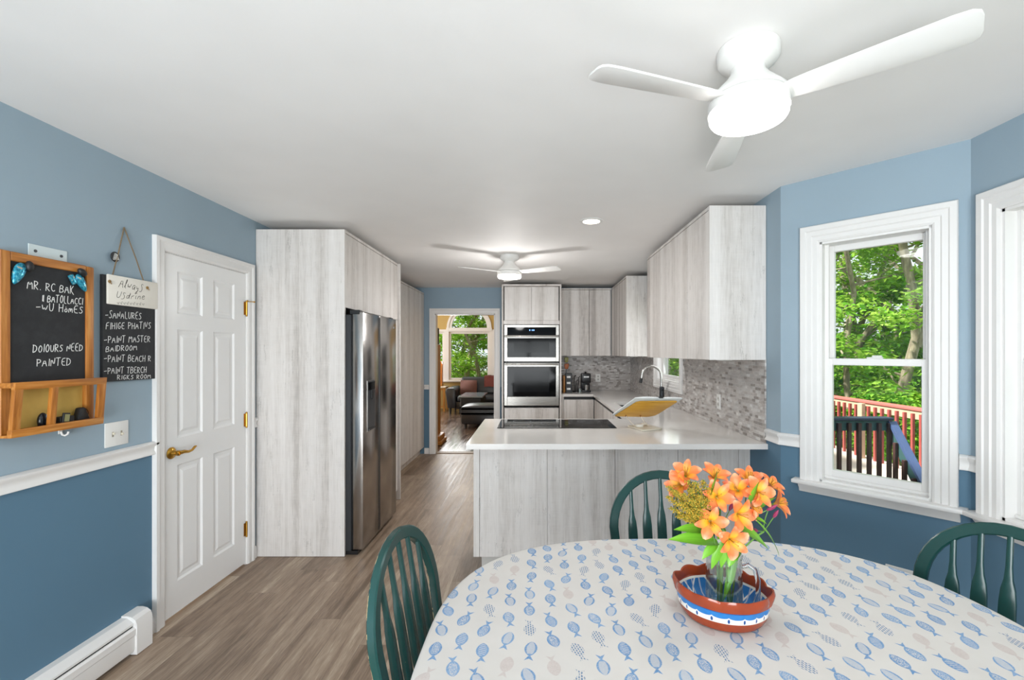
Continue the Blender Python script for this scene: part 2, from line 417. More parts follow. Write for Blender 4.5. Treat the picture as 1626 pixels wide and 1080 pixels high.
strip('baseboard_left', FL, 4.565, 4.672, 0, BASE); strip('baseboard_left.001', FL, 5.517, 5.56, 0, BASE)
strip('baseboard_back', FBK, .41, .478, 0, BASE); strip('baseboard_bay', FBAY, 0, LBAY, 0, BASE)
strip('baseboard_bay.001', FC, 0, 1.768, 0, BASE); strip('baseboard_right', FR, 3.78, YB-2.657, 0, BASE)

CAS = [(0, 0), (0, .012), (.010, .018), (.030, .018), (.036, .024), (.058, .024), (.064, .030), (.088, .030), (.092, .024), (.092, 0)]
def casing(mb, x0, x1, z0, z1, closed=False, prof=CAS):
    """profiled frame round an opening, local frame, room side is -y"""
    D = (0, -1, 0)
    P = [((x0, 0, z1), (-1, 0, 1), D), ((x1, 0, z1), (1, 0, 1), D)]
    if closed: P += [((x1, 0, z0), (1, 0, -1), D), ((x0, 0, z0), (-1, 0, -1), D)]
    else: P = [((x0, 0, z0), (-1, 0, 0), D)]+P+[((x1, 0, z0), (1, 0, 0), D)]
    mb.sweep(prof, P, closed)
def rect_frame(mb, x0, x1, z0, z1, y0, y1, wl, wr=None, wt=None, wb=None):
    wr = wr or wl; wt = wt or wl; wb = wb or wl
    mb.box(x0, x0+wl, y0, y1, z0, z1, .003); mb.box(x1-wr, x1, y0, y1, z0, z1, .003)
    mb.box(x0+wl-.001, x1-wr+.001, y0+.001, y1-.001, z1-wt, z1, .003); mb.box(x0+wl-.001, x1-wr+.001, y0+.001, y1-.001, z0, z0+wb, .003)
def window(name, F, op, stool=True, double=True, wf=.034):
    x0, x1, z0, z1 = op
    r = struct_root(name, F @ Vector(((x0+x1)/2, 0, z0)))
    mb = MB(F); casing(mb, x0, x1, z0, z1, not stool); mb.build('casing', M_white, r, ang=25)
    mb = MB(F); e = .012                                                   # jamb lining
    for b in ((x0-.001, x0+e, z0, z1), (x1-e, x1+.001, z0, z1), (x0, x1, z1-e, z1+.001), (x0, x1, z0-.001, z0+e)): mb.box(b[0], b[1], -.004, .118, b[2], b[3])
    for q in (x0+e, x1-e-.018): mb.box(q, q+.018, .045, .052, z0+e, z1-e)   # parting stop
    mb.build('jamb', M_vinyl, r)
    if stool:
        mb = MB(F).box(x0-.125, x1+.125, -.062, .03, z0-.022, z0, .005, 2); mb.build('stool', M_white, r)
        mb = MB(F); D = (0, -1, 0)
        mb.sweep([(0, 0), (.014, 0), (.02, .02), (.034, .036), (.036, .048), (.0, .048)], [((x0-.098, 0, z0-.07), D, (0,0,1)), ((x1+.098, 0, z0-.07), D, (0,0,1))])
        mb.build('apron', M_white, r)
    a, b = x0+e, x1-e
    mid = (z0+z1)/2
    def sash(nm, za, zb, y0, wt, wb):
        mb = MB(F); rect_frame(mb, a, b, za, zb, y0, y0+.032, wf, wf, wt, wb); s = mb.build(nm, M_vinyl, r)
        MB(F).box(a+wf-.004, b-wf+.004, y0+.014, y0+.018, za+wb-.004, zb-wt+.004).build('pane', M_glass, s, smooth=False)
        return s
    if double:
        up = sash('upper_sash', mid-.018, z1-e, .083, wf, .03)
        lo = sash('lower_sash', z0+e, mid+.018, .047, .036, .05)
        c = (a+b)/2
        mb = MB(F).box(c-.035, c+.035, .05, .075, mid+.018, mid+.026, .003); mb.box(c-.012, c+.03, .052, .07, mid+.026, mid+.035, .003); mb.build('sash_lock', M_plastic, lo)
        mb = MB(F)
        for q in (a+.012, b-.018): mb.box(q, q+.006, .080, .084, mid+.05, mid+.085)
        mb.build('tilt_latch', M_plastic, up)
        mb = MB(F).box(a+.0, b, .035, .047, z0+e, z0+e+.016, .003); mb.build('sill_stop', M_vinyl, r)
    else: sash('sash', z0+e, z1-e, .05, wf, wf)
    return r
window('window_1', FBAY, W1); window('window_2', FC, W2); window('window_3', FR, (1.49, 2.32, 1.18, 2.05), stool=False, wf=.05)
window('window_4', FB2, W1)
# unseen glazed sliding door behind the camera, added to let daylight in
r = struct_root('door_2', FF @ Vector((1.6, 0, 0)))
for q, yy in ((.35, .03), (1.58, .07)):
    mb = MB(FF); rect_frame(mb, q, q+1.27, .02, 2.1, yy, yy+.035, .07); s = mb.build('sliding_panel', M_vinyl, r)
    MB(FF).box(q+.066, q+1.204, yy+.015, yy+.02, .086, 2.034).build('pane', M_glass, s, smooth=False)
# living room window wall
r = struct_root('window_5', (-1.74, 12.3, .76))
for x0, x1, z0, z1 in LV[:3]:
    mb = MB(FLV); casing(mb, x0, x1, z0, z1, True, [(0, 0), (0, .02), (.06, .02), (.06, 0)]); rect_frame(mb, x0, x1, z0, z1, .02, .07, .055)
    f = mb.build('frame', M_white, r); MB(FLV).box(x0+.05, x1-.05, .04, .045, z0+.05, z1-.05).build('pane', M_glass, f, smooth=False)
x0, x1, z0, z1 = LV[3]; cx = (x0+x1)/2; ra = (x1-x0)/2
mb = MB(FLV); N = 24
arc = lambda q, k: (cx-math.cos(PI*k/N)*(ra+q), 0, z0+math.sin(PI*k/N)*(ra+q))
prof = [(-.07, .0), (-.07, -.07), (0, -.07), (0, .02), (.055, .02), (.055, -.0)]
mb.sweep(prof, [((cx, 0, z0), (-math.cos(PI*k/N), 0, math.sin(PI*k/N)), (0, -1, 0)) for k in range(1)]) if False else None
mb.sweep([(ra+a, b) for a, b in prof], [((cx, 0, z0), (-math.cos(PI*k/N), 0, math.sin(PI*k/N)), (0, -1, 0)) for k in range(N+1)])
mb.box(x0-.065, x1+.065, -.035, .068, z0-.078, z0+.004)
f = mb.build('arch_frame', M_white, r)
vs = []; fs = []
mb = MB(FLV).prism([(cx-math.cos(PI*k/N)*(ra-.05), .04, z0+math.sin(PI*k/N)*(ra-.05)) for k in range(N+1)], (0, .005, 0)); mb.build('arch_pane', M_glass, f, smooth=False)
mb = MB(FLV)                                                            # wall round the arch
for k in range(N):
    a, b = arc(0, k), arc(0, k+1)
    for s_ in ((0., .12),):
        p = [(a[0], 0, a[2]), (b[0], 0, b[2]), (b[0], 0, z1), (a[0], 0, z1)]; mb.prism(p, (0, .12, 0))
struct('wall_arch', mb, M_gold, smooth=False)
mb = MB(FLV).box(2.3, 5.2, -.09, 0, .71, .745, .006); mb.build('sill', M_white, r)

# doorway casing in the back wall
mb = MB(FBK); casing(mb, .567, 1.44, 0, 2.053, False, [(0, 0), (0, .014), (.012, .02), (.05, .02), (.056, .026), (.08, .026), (.082, 0)])
e = .01
for b in ((.567-.001, .567+e, 0, 2.053), (1.44-e, 1.441, 0, 2.053), (.567, 1.44, 2.053-e, 2.054)): mb.box(b[0], b[1], -.004, .125, b[2], b[3])
struct('trim_9', mb, M_white, ang=25)
struct('trim_10', MB().box(-1.46, -.59, YB, YB+.13, 0, .008, .003), plain('worn threshold', '#8d7a64', .5))

# six panel door in the left wall
r = struct_root('door_1', (XL, 2.888, 0))
mb = MB(FL); casing(mb, 4.722, 5.455, 0, 2.046, False, [(-.004, 0), (-.004, .012), (.008, .018), (.04, .018), (.046, .024), (.066, .024), (.068, 0)]); mb.build('casing', M_white, r, ang=25)
mb = MB(FL)
for b in ((4.721, 4.729, 0, 2.046), (5.448, 5.456, 0, 2.046), (4.722, 5.455, 2.038, 2.047)): mb.box(b[0], b[1], -.001, .12, b[2], b[3])
mb.build('jamb', M_white, r)
S = lambda Y: Y+2.2
def panel_slab(x0, x1, z0, z1, y0, y1, pans):
    mb = MB(FL); xs = sorted({x0, x1, *[q for p in pans for q in p[:2]]}); zs = sorted({z0, z1, *[q for p in pans for q in p[2:]]})
    for a, b in zip(xs, xs[1:]):
        for c, d in zip(zs, zs[1:]):
            if any(abs(p[0]-a) < 1e-6 and abs(p[1]-b) < 1e-6 and p[2] <= c+1e-6 and p[3] >= d-1e-6 for p in pans): continue
            mb.add([(a,y0,c),(b,y0,c),(b,y0,d),(a,y0,d)], [(0,1,2,3)])
    for a, b, c, d in pans:
        rings = [(0, 0), (.010, .009), (.030, .010), (.046, .003)]
        vs = []
        for i, dp in rings: vs += [(a+i, y0+dp, c+i), (b-i, y0+dp, c+i), (b-i, y0+dp, d-i), (a+i, y0+dp, d-i)]
        fs = [(k*4+q, k*4+(q+1)%4, k*4+4+(q+1)%4, k*4+4+q) for k in range(3) for q in range(4)]+[(12,13,14,15)]
        mb.add(vs, fs)
    mb.add([(x0,y0,z0),(x1,y0,z0),(x1,y0,z1),(x0,y0,z1),(x0,y1,z0),(x1,y1,z0),(x1,y1,z1),(x0,y1,z1)], [(4,7,6,5),(0,4,5,1),(1,5,6,2),(2,6,7,3),(3,7,4,0)])
    return mb
cols = ((S(2.628), S(2.829)), (S(2.924), S(3.128))); rows = ((.188, .849), (1.001, 1.618), (1.706, 1.947))
slab = panel_slab(S(2.531), S(3.246), .012, 2.036, .0, .035, [(c[0], c[1], q[0], q[1]) for c in cols for q in rows]).build('slab', M_door, r, smooth=False)
for i, z in enumerate((.247, 1.014, 1.795)):
    mb = MB(FL).tube([(S(3.247), -.008, z-.045), (S(3.247), -.008, z+.045)], .0065, 8); mb.box(S(3.228), S(3.262), -.002, .001, z-.045, z+.045)
    mb.ball((S(3.247), -.008, z+.05), .0065); mb.ball((S(3.247), -.008, z-.05), .0065)
    if i == 2: mb.tube([(S(3.247), -.014, z+.05), (S(3.215), -.035, z+.05)], .003, 6).tube([(S(3.247), -.014, z+.05), (S(3.28), -.04, z+.05)], .003, 6).ball((S(3.213), -.036, z+.05), .006).ball((S(3.282), -.041, z+.05), .006)
    mb.build('hinge', M_brass, r)
mb = MB(FL @ Matrix.Translation((S(2.583), 0, .925)) @ Matrix.Rotation(PI/2, 4, 'X'))
mb.lathe([(.033, 0), (.033, .004), (.028, .010), (.016, .014), (.012, .03), (.015, .036), (.015, .046), (.011, .05)], 20)
mb.M = FL @ Matrix.Translation((S(2.583), 0, .925))
mb.tube([(0, -.045, 0), (.03, -.05, .002), (.06, -.052, -.004), (.09, -.05, -.002), (.115, -.048, .012), (.128, -.046, .014)], [.011, .010, .008, .007, .007, .005], 10)
mb.build('lever_handle', M_brass, r)

# ------------------------------------------------------------------ cabinets
def door(root, x0, x1, y0, y1, z0, z1, nm='door'):
    return MB().box(x0, x1, y0, y1, z0, z1, .0015).build(nm, M_wood, root)
TOP = 2.383
r = thing('refrigerator_cabinet', 'tall whitewashed wood end panel and two doors boxed around the steel refrigerator', 'cabinet', (-1.71, 3.8, 0))
MB().box(XL+.002, -1.383, 3.366, 3.386, .002, TOP, .001).build('side_panel', M_wood, r)
MB().box(XL+.004, -1.405, 3.386, 4.217, 1.83, TOP-.022).build('carcass', M_wood, r)
MB().box(XL+.004, -1.383, 3.386, 4.217, TOP-.021, TOP, .001).build('top_rail', M_wood, r)
door(r, -1.403, -1.383, 3.389, 3.785, 1.816, TOP-.026); door(r, -1.403, -1.383, 3.789, 4.215, 1.816, TOP-.026)
r = thing('tall_cabinet', 'narrow whitewashed wood tall cabinet just past the refrigerator', 'cabinet', (-1.71, 4.45, 0))
MB().box(XL+.004, -1.405, 4.222, 4.672, .1, TOP-.022).build('carcass', M_wood, r)
MB().box(XL+.004, -1.383, 4.22, 4.672, TOP-.021, TOP, .001).build('top_rail', M_wood, r)
MB().box(XL+.004, -1.46, 4.222, 4.672, .002, .098).build('plinth', M_wood, r)
door(r, -1.403, -1.383, 4.222, 4.670, 1.816, TOP-.026, 'upper_door'); door(r, -1.403, -1.383, 4.222, 4.670, .1, 1.812, 'lower_door')
MB().box(XL+.004, -1.359, 4.675, 4.695, .002, TOP, .001).build('side_panel', M_wood, r)
for i, (a, b) in enumerate(((5.53, 6.163), (6.167, 6.795))):
    r = thing('pantry_cabinet', ('whitewashed plank-door pantry cabinet, nearer of the two before the doorway', 'whitewashed plank-door pantry cabinet touching the blue wall beside the doorway')[i], 'cabinet', (-1.8, (a+b)/2, 0), group='pantry cabinets')
    MB().box(XL+.004, -1.646, a+.002, b-.002, .1, 2.336).build('carcass', M_wood, r)
    MB().box(XL+.004, -1.624, a, b, 2.338, 2.36, .001).build('top_rail', M_wood, r)
    MB().box(XL+.004, -1.68, a, b, .002, .098).build('plinth', M_wood, r)
    m = (a+b)/2
    door(r, -1.644, -1.624, a+.022 if i == 0 else a+.001, m-.0015, .1, 2.333); door(r, -1.644, -1.624, m+.0015, b-.002, .1, 2.333)
    if i == 0: MB().box(XL+.004, -1.618, a, a+.019, .002, 2.337, .001).build('side_panel', M_wood, r)

# refrigerator
r = thing('refrigerator', 'tall stainless steel side-by-side refrigerator with a water dispenser', 'refrigerator', (-1.62, 3.8, 0))
FX = -1.262
MB().box(-2.0, -1.345, 3.392, 4.212, .03, 1.765, .004).build('body', plain('dark grey cabinet steel', '#2b2d30', .4), r)
MB().box(-1.96, -1.30, 3.40, 4.20, .002, .03).build('base_grille', M_black, r)
for y in (3.43, 4.17): MB().box(-1.36, -1.285, y-.03, y+.03, 1.766, 1.80, .004).build('hinge_cover', M_black, r)
for i, (a, b) in enumerate(((3.402, 3.763), (3.770, 4.216))):
    mb = MB().box(-1.338, FX, a, b, .035, 1.785, .006, 2)
    d = mb.build('door', M_fridge, r)
    mb = MB().box(-1.346, -1.337, a+.006, b-.006, .04, 1.78); mb.build('gasket', M_black, d)
    # recessed grip running down the meeting edge
    q = b-.012 if i == 0 else a+.002
    MB().box(FX-.012, FX+.0008, q, q+.010, .05, 1.77).build('grip_channel', M_black, d)
    if i == 0:
        mb = MB().box(FX-.01, FX+.004, 3.485, 3.650, .885, 1.275, .003); mb.build('dispenser_frame', M_fridge, d)
        mb = MB().box(FX+.003, FX+.0055, 3.493, 3.642, .895, 1.265); mb.build('dispenser_recess', plain('dispenser dark grey', '#26292d', .3), d)
        mb = MB().box(FX+.0052, FX+.008, 3.497, 3.638, 1.20, 1.26, .001); mb.build('dispenser_panel', M_blackglass, d)
        MB().box(FX+.005, FX+.018, 3.55, 3.585, 1.13, 1.20, .003).build('dispenser_paddle', M_black, d); MB().box(FX+.005, FX+.016, 3.50, 3.635, .897, .912, .002).build('drip_tray', M_black, d)
    else: MB().box(FX, FX+.0012, 4.15, 4.175, 1.70, 1.72).build('badge', M_steel, d)

# oven tower
TX0, TX1, TY = -.433, .350, 6.12
r = thing('oven_cabinet', 'tall whitewashed wood cabinet housing the two built-in ovens', 'cabinet', (-.04, 6.45, 0))
mb = MB().box(TX0, TX0+.02, TY-.05, YB-.002, .002, TOP, .001); mb.build('side_panel', M_wood, r)
MB().box(TX1-.02, TX1, TY-.05, YB-.002, .002, TOP, .001).build('side_panel', M_wood, r)
MB().box(TX0+.02, TX1-.02, TY-.05, YB-.002, TOP-.02, TOP, .001).build('top_rail', M_wood, r)
mx = (TX0+TX1)/2
door(r, TX0+.034, mx-.004, TY, TY+.02, 1.912, TOP-.028); door(r, mx+.004, TX1-.034, TY, TY+.02, 1.912, TOP-.028)
MB().box(TX0+.021, TX1-.021, TY+.004, TY+.02, 1.86, 1.909).build('filler', M_wood, r)
MB().box(TX0+.021, TX1-.021, TY+.022, YB-.004, 1.87, TOP-.022).build('upper_carcass', M_wood, r); MB().box(TX0+.021, TX1-.021, TY+.022, YB-.004, .1, .755).build('lower_carcass', M_wood, r)
mb = MB().box(TX0+.0205, TX0+.032, TY+.012, TY+.03, .1, TOP-.021).box(TX1-.032, TX1-.0205, TY+.012, TY+.03, .1, TOP-.021); mb.build('gap_shade_strip', M_gap, r)  # dark strips put in for the shade between side panels and doors
door(r, TX0+.034, mx-.0015, TY, TY+.02, .105, .742, 'lower_door'); door(r, mx+.0015, TX1-.034, TY, TY+.02, .105, .742, 'lower_door')
MB().box(TX0+.021, TX1-.021, TY+.06, TY+.08, .002, .1).build('plinth', M_wood, r)
OX0, OX1, OY = -.402, .321, TY-.01
ov = thing('wall_oven', 'stainless double wall oven with black glass doors and two bar handles', 'oven', (-.04, 6.3, .77))
MB().box(OX0+.02, OX1-.02, OY+.03, OY+.58, .772, 1.848).build('body', M_matblack, ov)
def oven_door(z0, z1, gz0, gz1, hz):
    mb = MB(); rect_frame(mb, OX0, OX1, z0, z1, OY-.012, OY+.028, .042, .042, z1-gz1, gz0-z0); d = mb.build('oven_door', M_steel, ov)
    MB().box(OX0+.04, OX1-.04, OY-.006, OY+.02, gz0-.002, gz1+.002).build('glass', M_blackglass, d)
    MB().box(OX0+.13, OX1-.13, OY-.0066, OY-.006, gz0+.06, gz1-.06).build('window', plain('oven window glass', '#121416', .12, Specular_IOR_Level=.1), d)
    mb = MB().tube([(OX0+.008, OY-.052, hz), (OX1-.008, OY-.052, hz)], .0115, 12)
    for x in (OX0+.03, OX1-.03): mb.box(x-.012, x+.012, OY-.052, OY-.008, hz-.008, hz+.008, .002)
    mb.build('handle', M_steel, d)
oven_door(1.368, 1.712, 1.425, 1.675, 1.700); oven_door(.786, 1.350, .905, 1.300, 1.332)
mb = MB(); rect_frame(mb, OX0, OX1, 1.714, 1.852, OY-.012, OY+.028, .042, .042, .034, .002); p = mb.build('control_panel', M_steel, ov)
MB().box(OX0+.04, OX1-.04, OY-.0075, OY+.02, 1.715, 1.82).build('panel_glass', M_blackglass, p)
mb = MB()
for k in range(4):
    q = -.07+k*.018
    if k != 1: mb.box(q, q+.010, OY-.0082, OY-.0076, 1.773, 1.791)
    else: mb.box(q+.003, q+.006, OY-.0082, OY-.0076, 1.776, 1.780).box(q+.003, q+.006, OY-.0082, OY-.0076, 1.785, 1.789)
mb.build('display', M_led, p)

# upper cabinets
UB = 1.448
def upper(label, x0, x1, y0, y1, face, doors, end=None, group=None):
    """face '-y' or '-x'; doors = split positions along the face"""
    r = thing('wall_cabinet', label, 'cabinet', ((x0+x1)/2, (y0+y1)/2, UB), group='whitewashed wall cabinets')
    if face == '-y':
        MB().box(x0+.001, x1-.001, y0+.022, y1-.002, UB, TOP-.022).build('carcass', M_wood, r)
        MB().box(x0, x1, y0, y1-.002, TOP-.020, TOP, .001).build('top_rail', M_wood, r)
        for a, b in zip(doors, doors[1:]): door(r, a+.0015, b-.0015, y0, y0+.02, UB-.006, TOP-.025)
    else:
        e = y0+(.02 if end else .001)
        MB().box(x0+.022, x1-.002, e, y1-.001, UB, TOP-.022).build('carcass', M_wood, r)
        MB().box(x0, x1-.002, e, y1, TOP-.020, TOP, .001).build('top_rail', M_wood, r)
        for a, b in zip(doors, doors[1:]): door(r, x0, x0+.02, a+.0015, b-.0015, UB-.006, TOP-.025)
        if end: MB().box(x0-.001, x1-.002, y0, y0+.0195, UB-.007, TOP, .001).build('end_panel', M_wood, r)
    return r
upper('whitewashed wall cabinet hung right beside the oven tower', .352, .758, 6.44, YB, '-y', [.352, .758])
upper('whitewashed wall cabinet hung above the coffee maker, against the corner', .760, 1.066, 6.44, YB, '-y', [.760, 1.05])
upper('wall cabinet with a pale end panel, far side of the sink window', 1.070, XR, 5.40, 6.436, '-x', [5.42, 5.93, 6.436], True)
upper('large whitewashed wall cabinet on the blue wall, nearest with the broad pale end panel', 1.066, XR, 2.82, 3.236, '-x', [2.84, 3.234], True)
upper('whitewashed wall cabinet hung between the nearest wall cabinet and the sink window', 1.066, XR, 3.238, 4.385, '-x', [3.238, 3.81, 4.385])
for i, (x, y, l) in enumerate(((1.27, 3.1, 'small white puck light under the nearest wall cabinet'), (1.23, 5.75, 'small white puck light under the cabinet past the sink window'))):
    solo('under_cabinet_light', MB().box(x-.045, x+.045, y-.03, y+.03, UB-.014, UB-.0005, .004), M_plastic, l, 'light', 'under cabinet lights')

# base cabinets
def gola(root, mb): mb.build('handle_channel', M_matblack, root)
r = thing('base_cabinet', 'whitewashed base cabinet with a dark handle channel beside the oven tower', 'cabinet', (.56, 6.45, 0))
MB().box(.352, .775, 6.195, YB-.004, .1, .898).build('carcass', M_wood, r); MB().box(.352, .77, 6.25, 6.27, .002, .099).build('plinth', M_wood, r)
gola(r, MB().box(.39, .785, 6.18, 6.194, .862, .899)); MB().box(.352, .388, 6.174, 6.194, .1, .899).build('filler', M_wood, r)
door(r, .39, .56, 6.174, 6.194, .105, .858); door(r, .563, .786, 6.174, 6.194, .105, .858)
r = thing('base_cabinet', 'long whitewashed base cabinet under the sink with a dark handle channel', 'cabinet', (1.1, 5.0, 0))
MB().box(.815, XR-.004, 3.84, 6.19, .1, .69).box(.815, .83, 3.84, 6.19, .69, .858).build('carcass', M_wood, r); MB().box(.86, .88, 3.86, 6.19, .002, .099).build('plinth', M_wood, r)
gola(r, MB().box(.80, .814, 3.84, 6.172, .862, .899))
ys = [3.845, 4.43, 5.01, 5.59, 6.17]
for a, b in zip(ys, ys[1:]): door(r, .794, .814, a+.0015, b-.0015, .105, .858)
r = thing('peninsula_cabinet', 'whitewashed plank-faced peninsula base under the pale worktop', 'cabinet', (.5, 3.4, 0))
PY = 3.03; xs = [-.36, .0825, .527, .938, 1.334]
for a, b in zip(xs, xs[1:]): MB().box(a+.001, b-.001, PY, PY+.02, .148, .899, .001).build('back_panel', M_wood, r)
MB().box(1.335, XR-.002, PY, PY+.02, .148, .899).build('filler', M_wood, r)
MB().box(-.401, -.3615, PY, 3.80, .148, .899, .001).build('end_panel', M_wood, r)
MB().box(-.36, XR-.004, PY+.022, 3.80, .148, .80).box(-.36, XR-.004, PY+.022, PY+.04, .80, .899).build('carcass', M_wood, r)
MB().box(-.355, XR-.004, PY+.07, 3.74, .002, .147).build('plinth', plain('plinth grey white', '#c9c6c1', .5), r)

# worktop, one continuous slab with a sink cut-out
def cells(xs, ys, keep, z0, z1):
    mb = MB(); nx, ny = len(xs)-1, len(ys)-1
    on = lambda i, j: 0 <= i < nx and 0 <= j < ny and keep((xs[i]+xs[i+1])/2, (ys[j]+ys[j+1])/2)
    for i in range(nx):
        for j in range(ny):
            if not on(i, j): continue
            a, b, c, d = xs[i], xs[i+1], ys[j], ys[j+1]
            for z in (z0, z1): mb.add([(a,c,z),(b,c,z),(b,d,z),(a,d,z)], [(0,1,2,3)])
            for ok, p, q in ((on(i-1,j), (a,c), (a,d)), (on(i+1,j), (b,c), (b,d)), (on(i,j-1), (a,c), (b,c)), (on(i,j+1), (a,d), (b,d))):
                if not ok: mb.add([(*p,z0),(*q,z0),(*q,z1),(*p,z1)], [(0,1,2,3)])
    return mb
SK = (.89, 1.25, 4.48, 5.16)
def wt(x, y):
    if SK[0] < x < SK[1] and SK[2] < y < SK[3]: return False
    return (2.80 < y < 3.86) or (x > .775 and y < YB) or (x > .352 and y > 6.15)
wk = cells([-.415, .352, .775, SK[0], SK[1], XR-.001], [2.80, 3.86, SK[2], SK[3], 6.15, YB-.001], wt, .900, .933)
b = bmesh.new()
solo('worktop', wk, M_quartz, 'pale polished quartz worktop running round the peninsula and back wall', 'worktop', smooth=False)
r = thing('sink', 'dark stainless sink set into the worktop under the sink window', 'sink', (1.07, 4.82, .72))
mb = MB(); x0, x1, y0, y1 = SK; t = .004
mb.box(x0-t, x1+t, y0-t, y1+t, .716, .72); mb.box(x0-t, x0, y0-t, y1+t, .72, .899); mb.box(x1, x1+t, y0-t, y1+t, .72, .899); mb.box(x0, x1, y0-t, y0, .72, .899); mb.box(x0, x1, y1, y1+t, .72, .899)
mb.build('basin', steel('sink steel', '#77777a', .3), r); MB().lathe([(.045, 0), (.045, .004), (.03, .002), (.01, .002)], 20, (1.07, 4.82, .72)).build('drain', M_chrome, r)
# backsplash
mb = MB(FR)
for a, b, c, d in ((0, 1.396, .934, UB-.002), (1.396, 2.414, .934, 1.086), (2.414, YB-2.82, .934, UB-.002)): mb.box(a, b, -.009, -.0005, c, d)
struct('trim_11', mb, M_tile, smooth=False)
struct('trim_12', MB().box(.352, XR-.009, YB-.009, YB-.0005, .934, UB-.002), M_tile, smooth=False)
# cooktop
r = thing('cooktop', 'flat black glass cooktop set into the peninsula worktop', 'cooktop', (.16, 3.58, .933))
CT = MB().box(-.275, .60, 3.375, 3.80, .9335, .938, .002).build('glass', M_cooktop, r)
mb = MB()
for x, y, q in ((-.10, 3.49, .085), (-.10, 3.69, .07), (.16, 3.59, .11), (.43, 3.48, .07), (.43, 3.69, .085)):
    mb.sweep([(0, 0), (.0022, 0), (.0022, .0003), (0, .0003)], [((x+math.cos(2*PI*k/40)*q, y+math.sin(2*PI*k/40)*q, .9381), (math.cos(2*PI*k/40), math.sin(2*PI*k/40), 0), (0, 0, 1)) for k in range(40)], True)
mb.build('burner_ring', plain('grey cooktop print', '#4a4c50', .3), r)
# faucet
r = thing('faucet', 'tall gooseneck kitchen faucet with dark handle base by the sink', 'faucet', (1.318, 4.80, .933))
mb = MB().lathe([(.03, 0), (.03, .006), (.024, .012), (.024, .19), (.02, .20)], 16, (1.318, 4.80, .933)); mb.build('base', plain('dark faucet body', '#36393d', .35, .6), r)
mb = MB(); cx_, cz_, rr = 1.211, 1.245, .1
mb.tube([(1.315, 4.80, 1.13), (1.312, 4.80, 1.245)]+[(cx_+rr*math.cos(PI*k/12), 4.80, cz_+rr*math.sin(PI*k/12)) for k in range(13)]+[(1.105, 4.80, 1.215)], .0125, 12); mb.build('neck', M_chrome, r)
MB().tube([(1.106, 4.80, 1.222), (1.098, 4.80, 1.172)], [.015, .018], 12).build('spray_head', M_matblack, r)
MB().tube([(1.318, 4.776, 1.10), (1.318, 4.72, 1.125)], [.008, .006], 8).build('lever', plain('dark faucet lever', '#3c3f43', .35, .6), r)
# ------------------------------------------------------------------ dining table and cloth
TCX, TCY, TA, TB, TN, TZ = .515, 1.15, .785, .665, 2.8, .755
def srad(th, n=TN): return (abs(math.cos(th)/TA)**n+abs(math.sin(th)/TB)**n)**(-1/n)
r = thing('dining_table', 'oval dining table hidden under the fish-print tablecloth', 'table', (TCX, TCY, 0))
q = []
for k in range(72):
    th = 2*PI*k/72; s = srad(th)-.018; q.append((TCX+s*math.cos(th), TCY+s*math.sin(th), .725))
M_table = oak('dark table wood', ('#3c2a1c', '#543a26', '#6a4b33'), 0)
MB().prism(q, (0, 0, .024)).build('tabletop', M_table, r)
MB().lathe([(.07, .10), (.085, .2), (.05, .35), (.06, .6), (.12, .70), (.16, .724)], 20, (TCX, TCY, 0)).build('pedestal', M_table, r)
for k in range(4):
    a = PI/4+k*PI/2; d = Vector((math.cos(a), math.sin(a), 0))
    MB().tube([Vector((TCX, TCY, .16)), Vector((TCX, TCY, .14))+d*.2, Vector((TCX, TCY, .06))+d*.38, Vector((TCX, TCY, .03))+d*.46], [.05, .04, .032, .03], 10).build('foot', M_table, r)

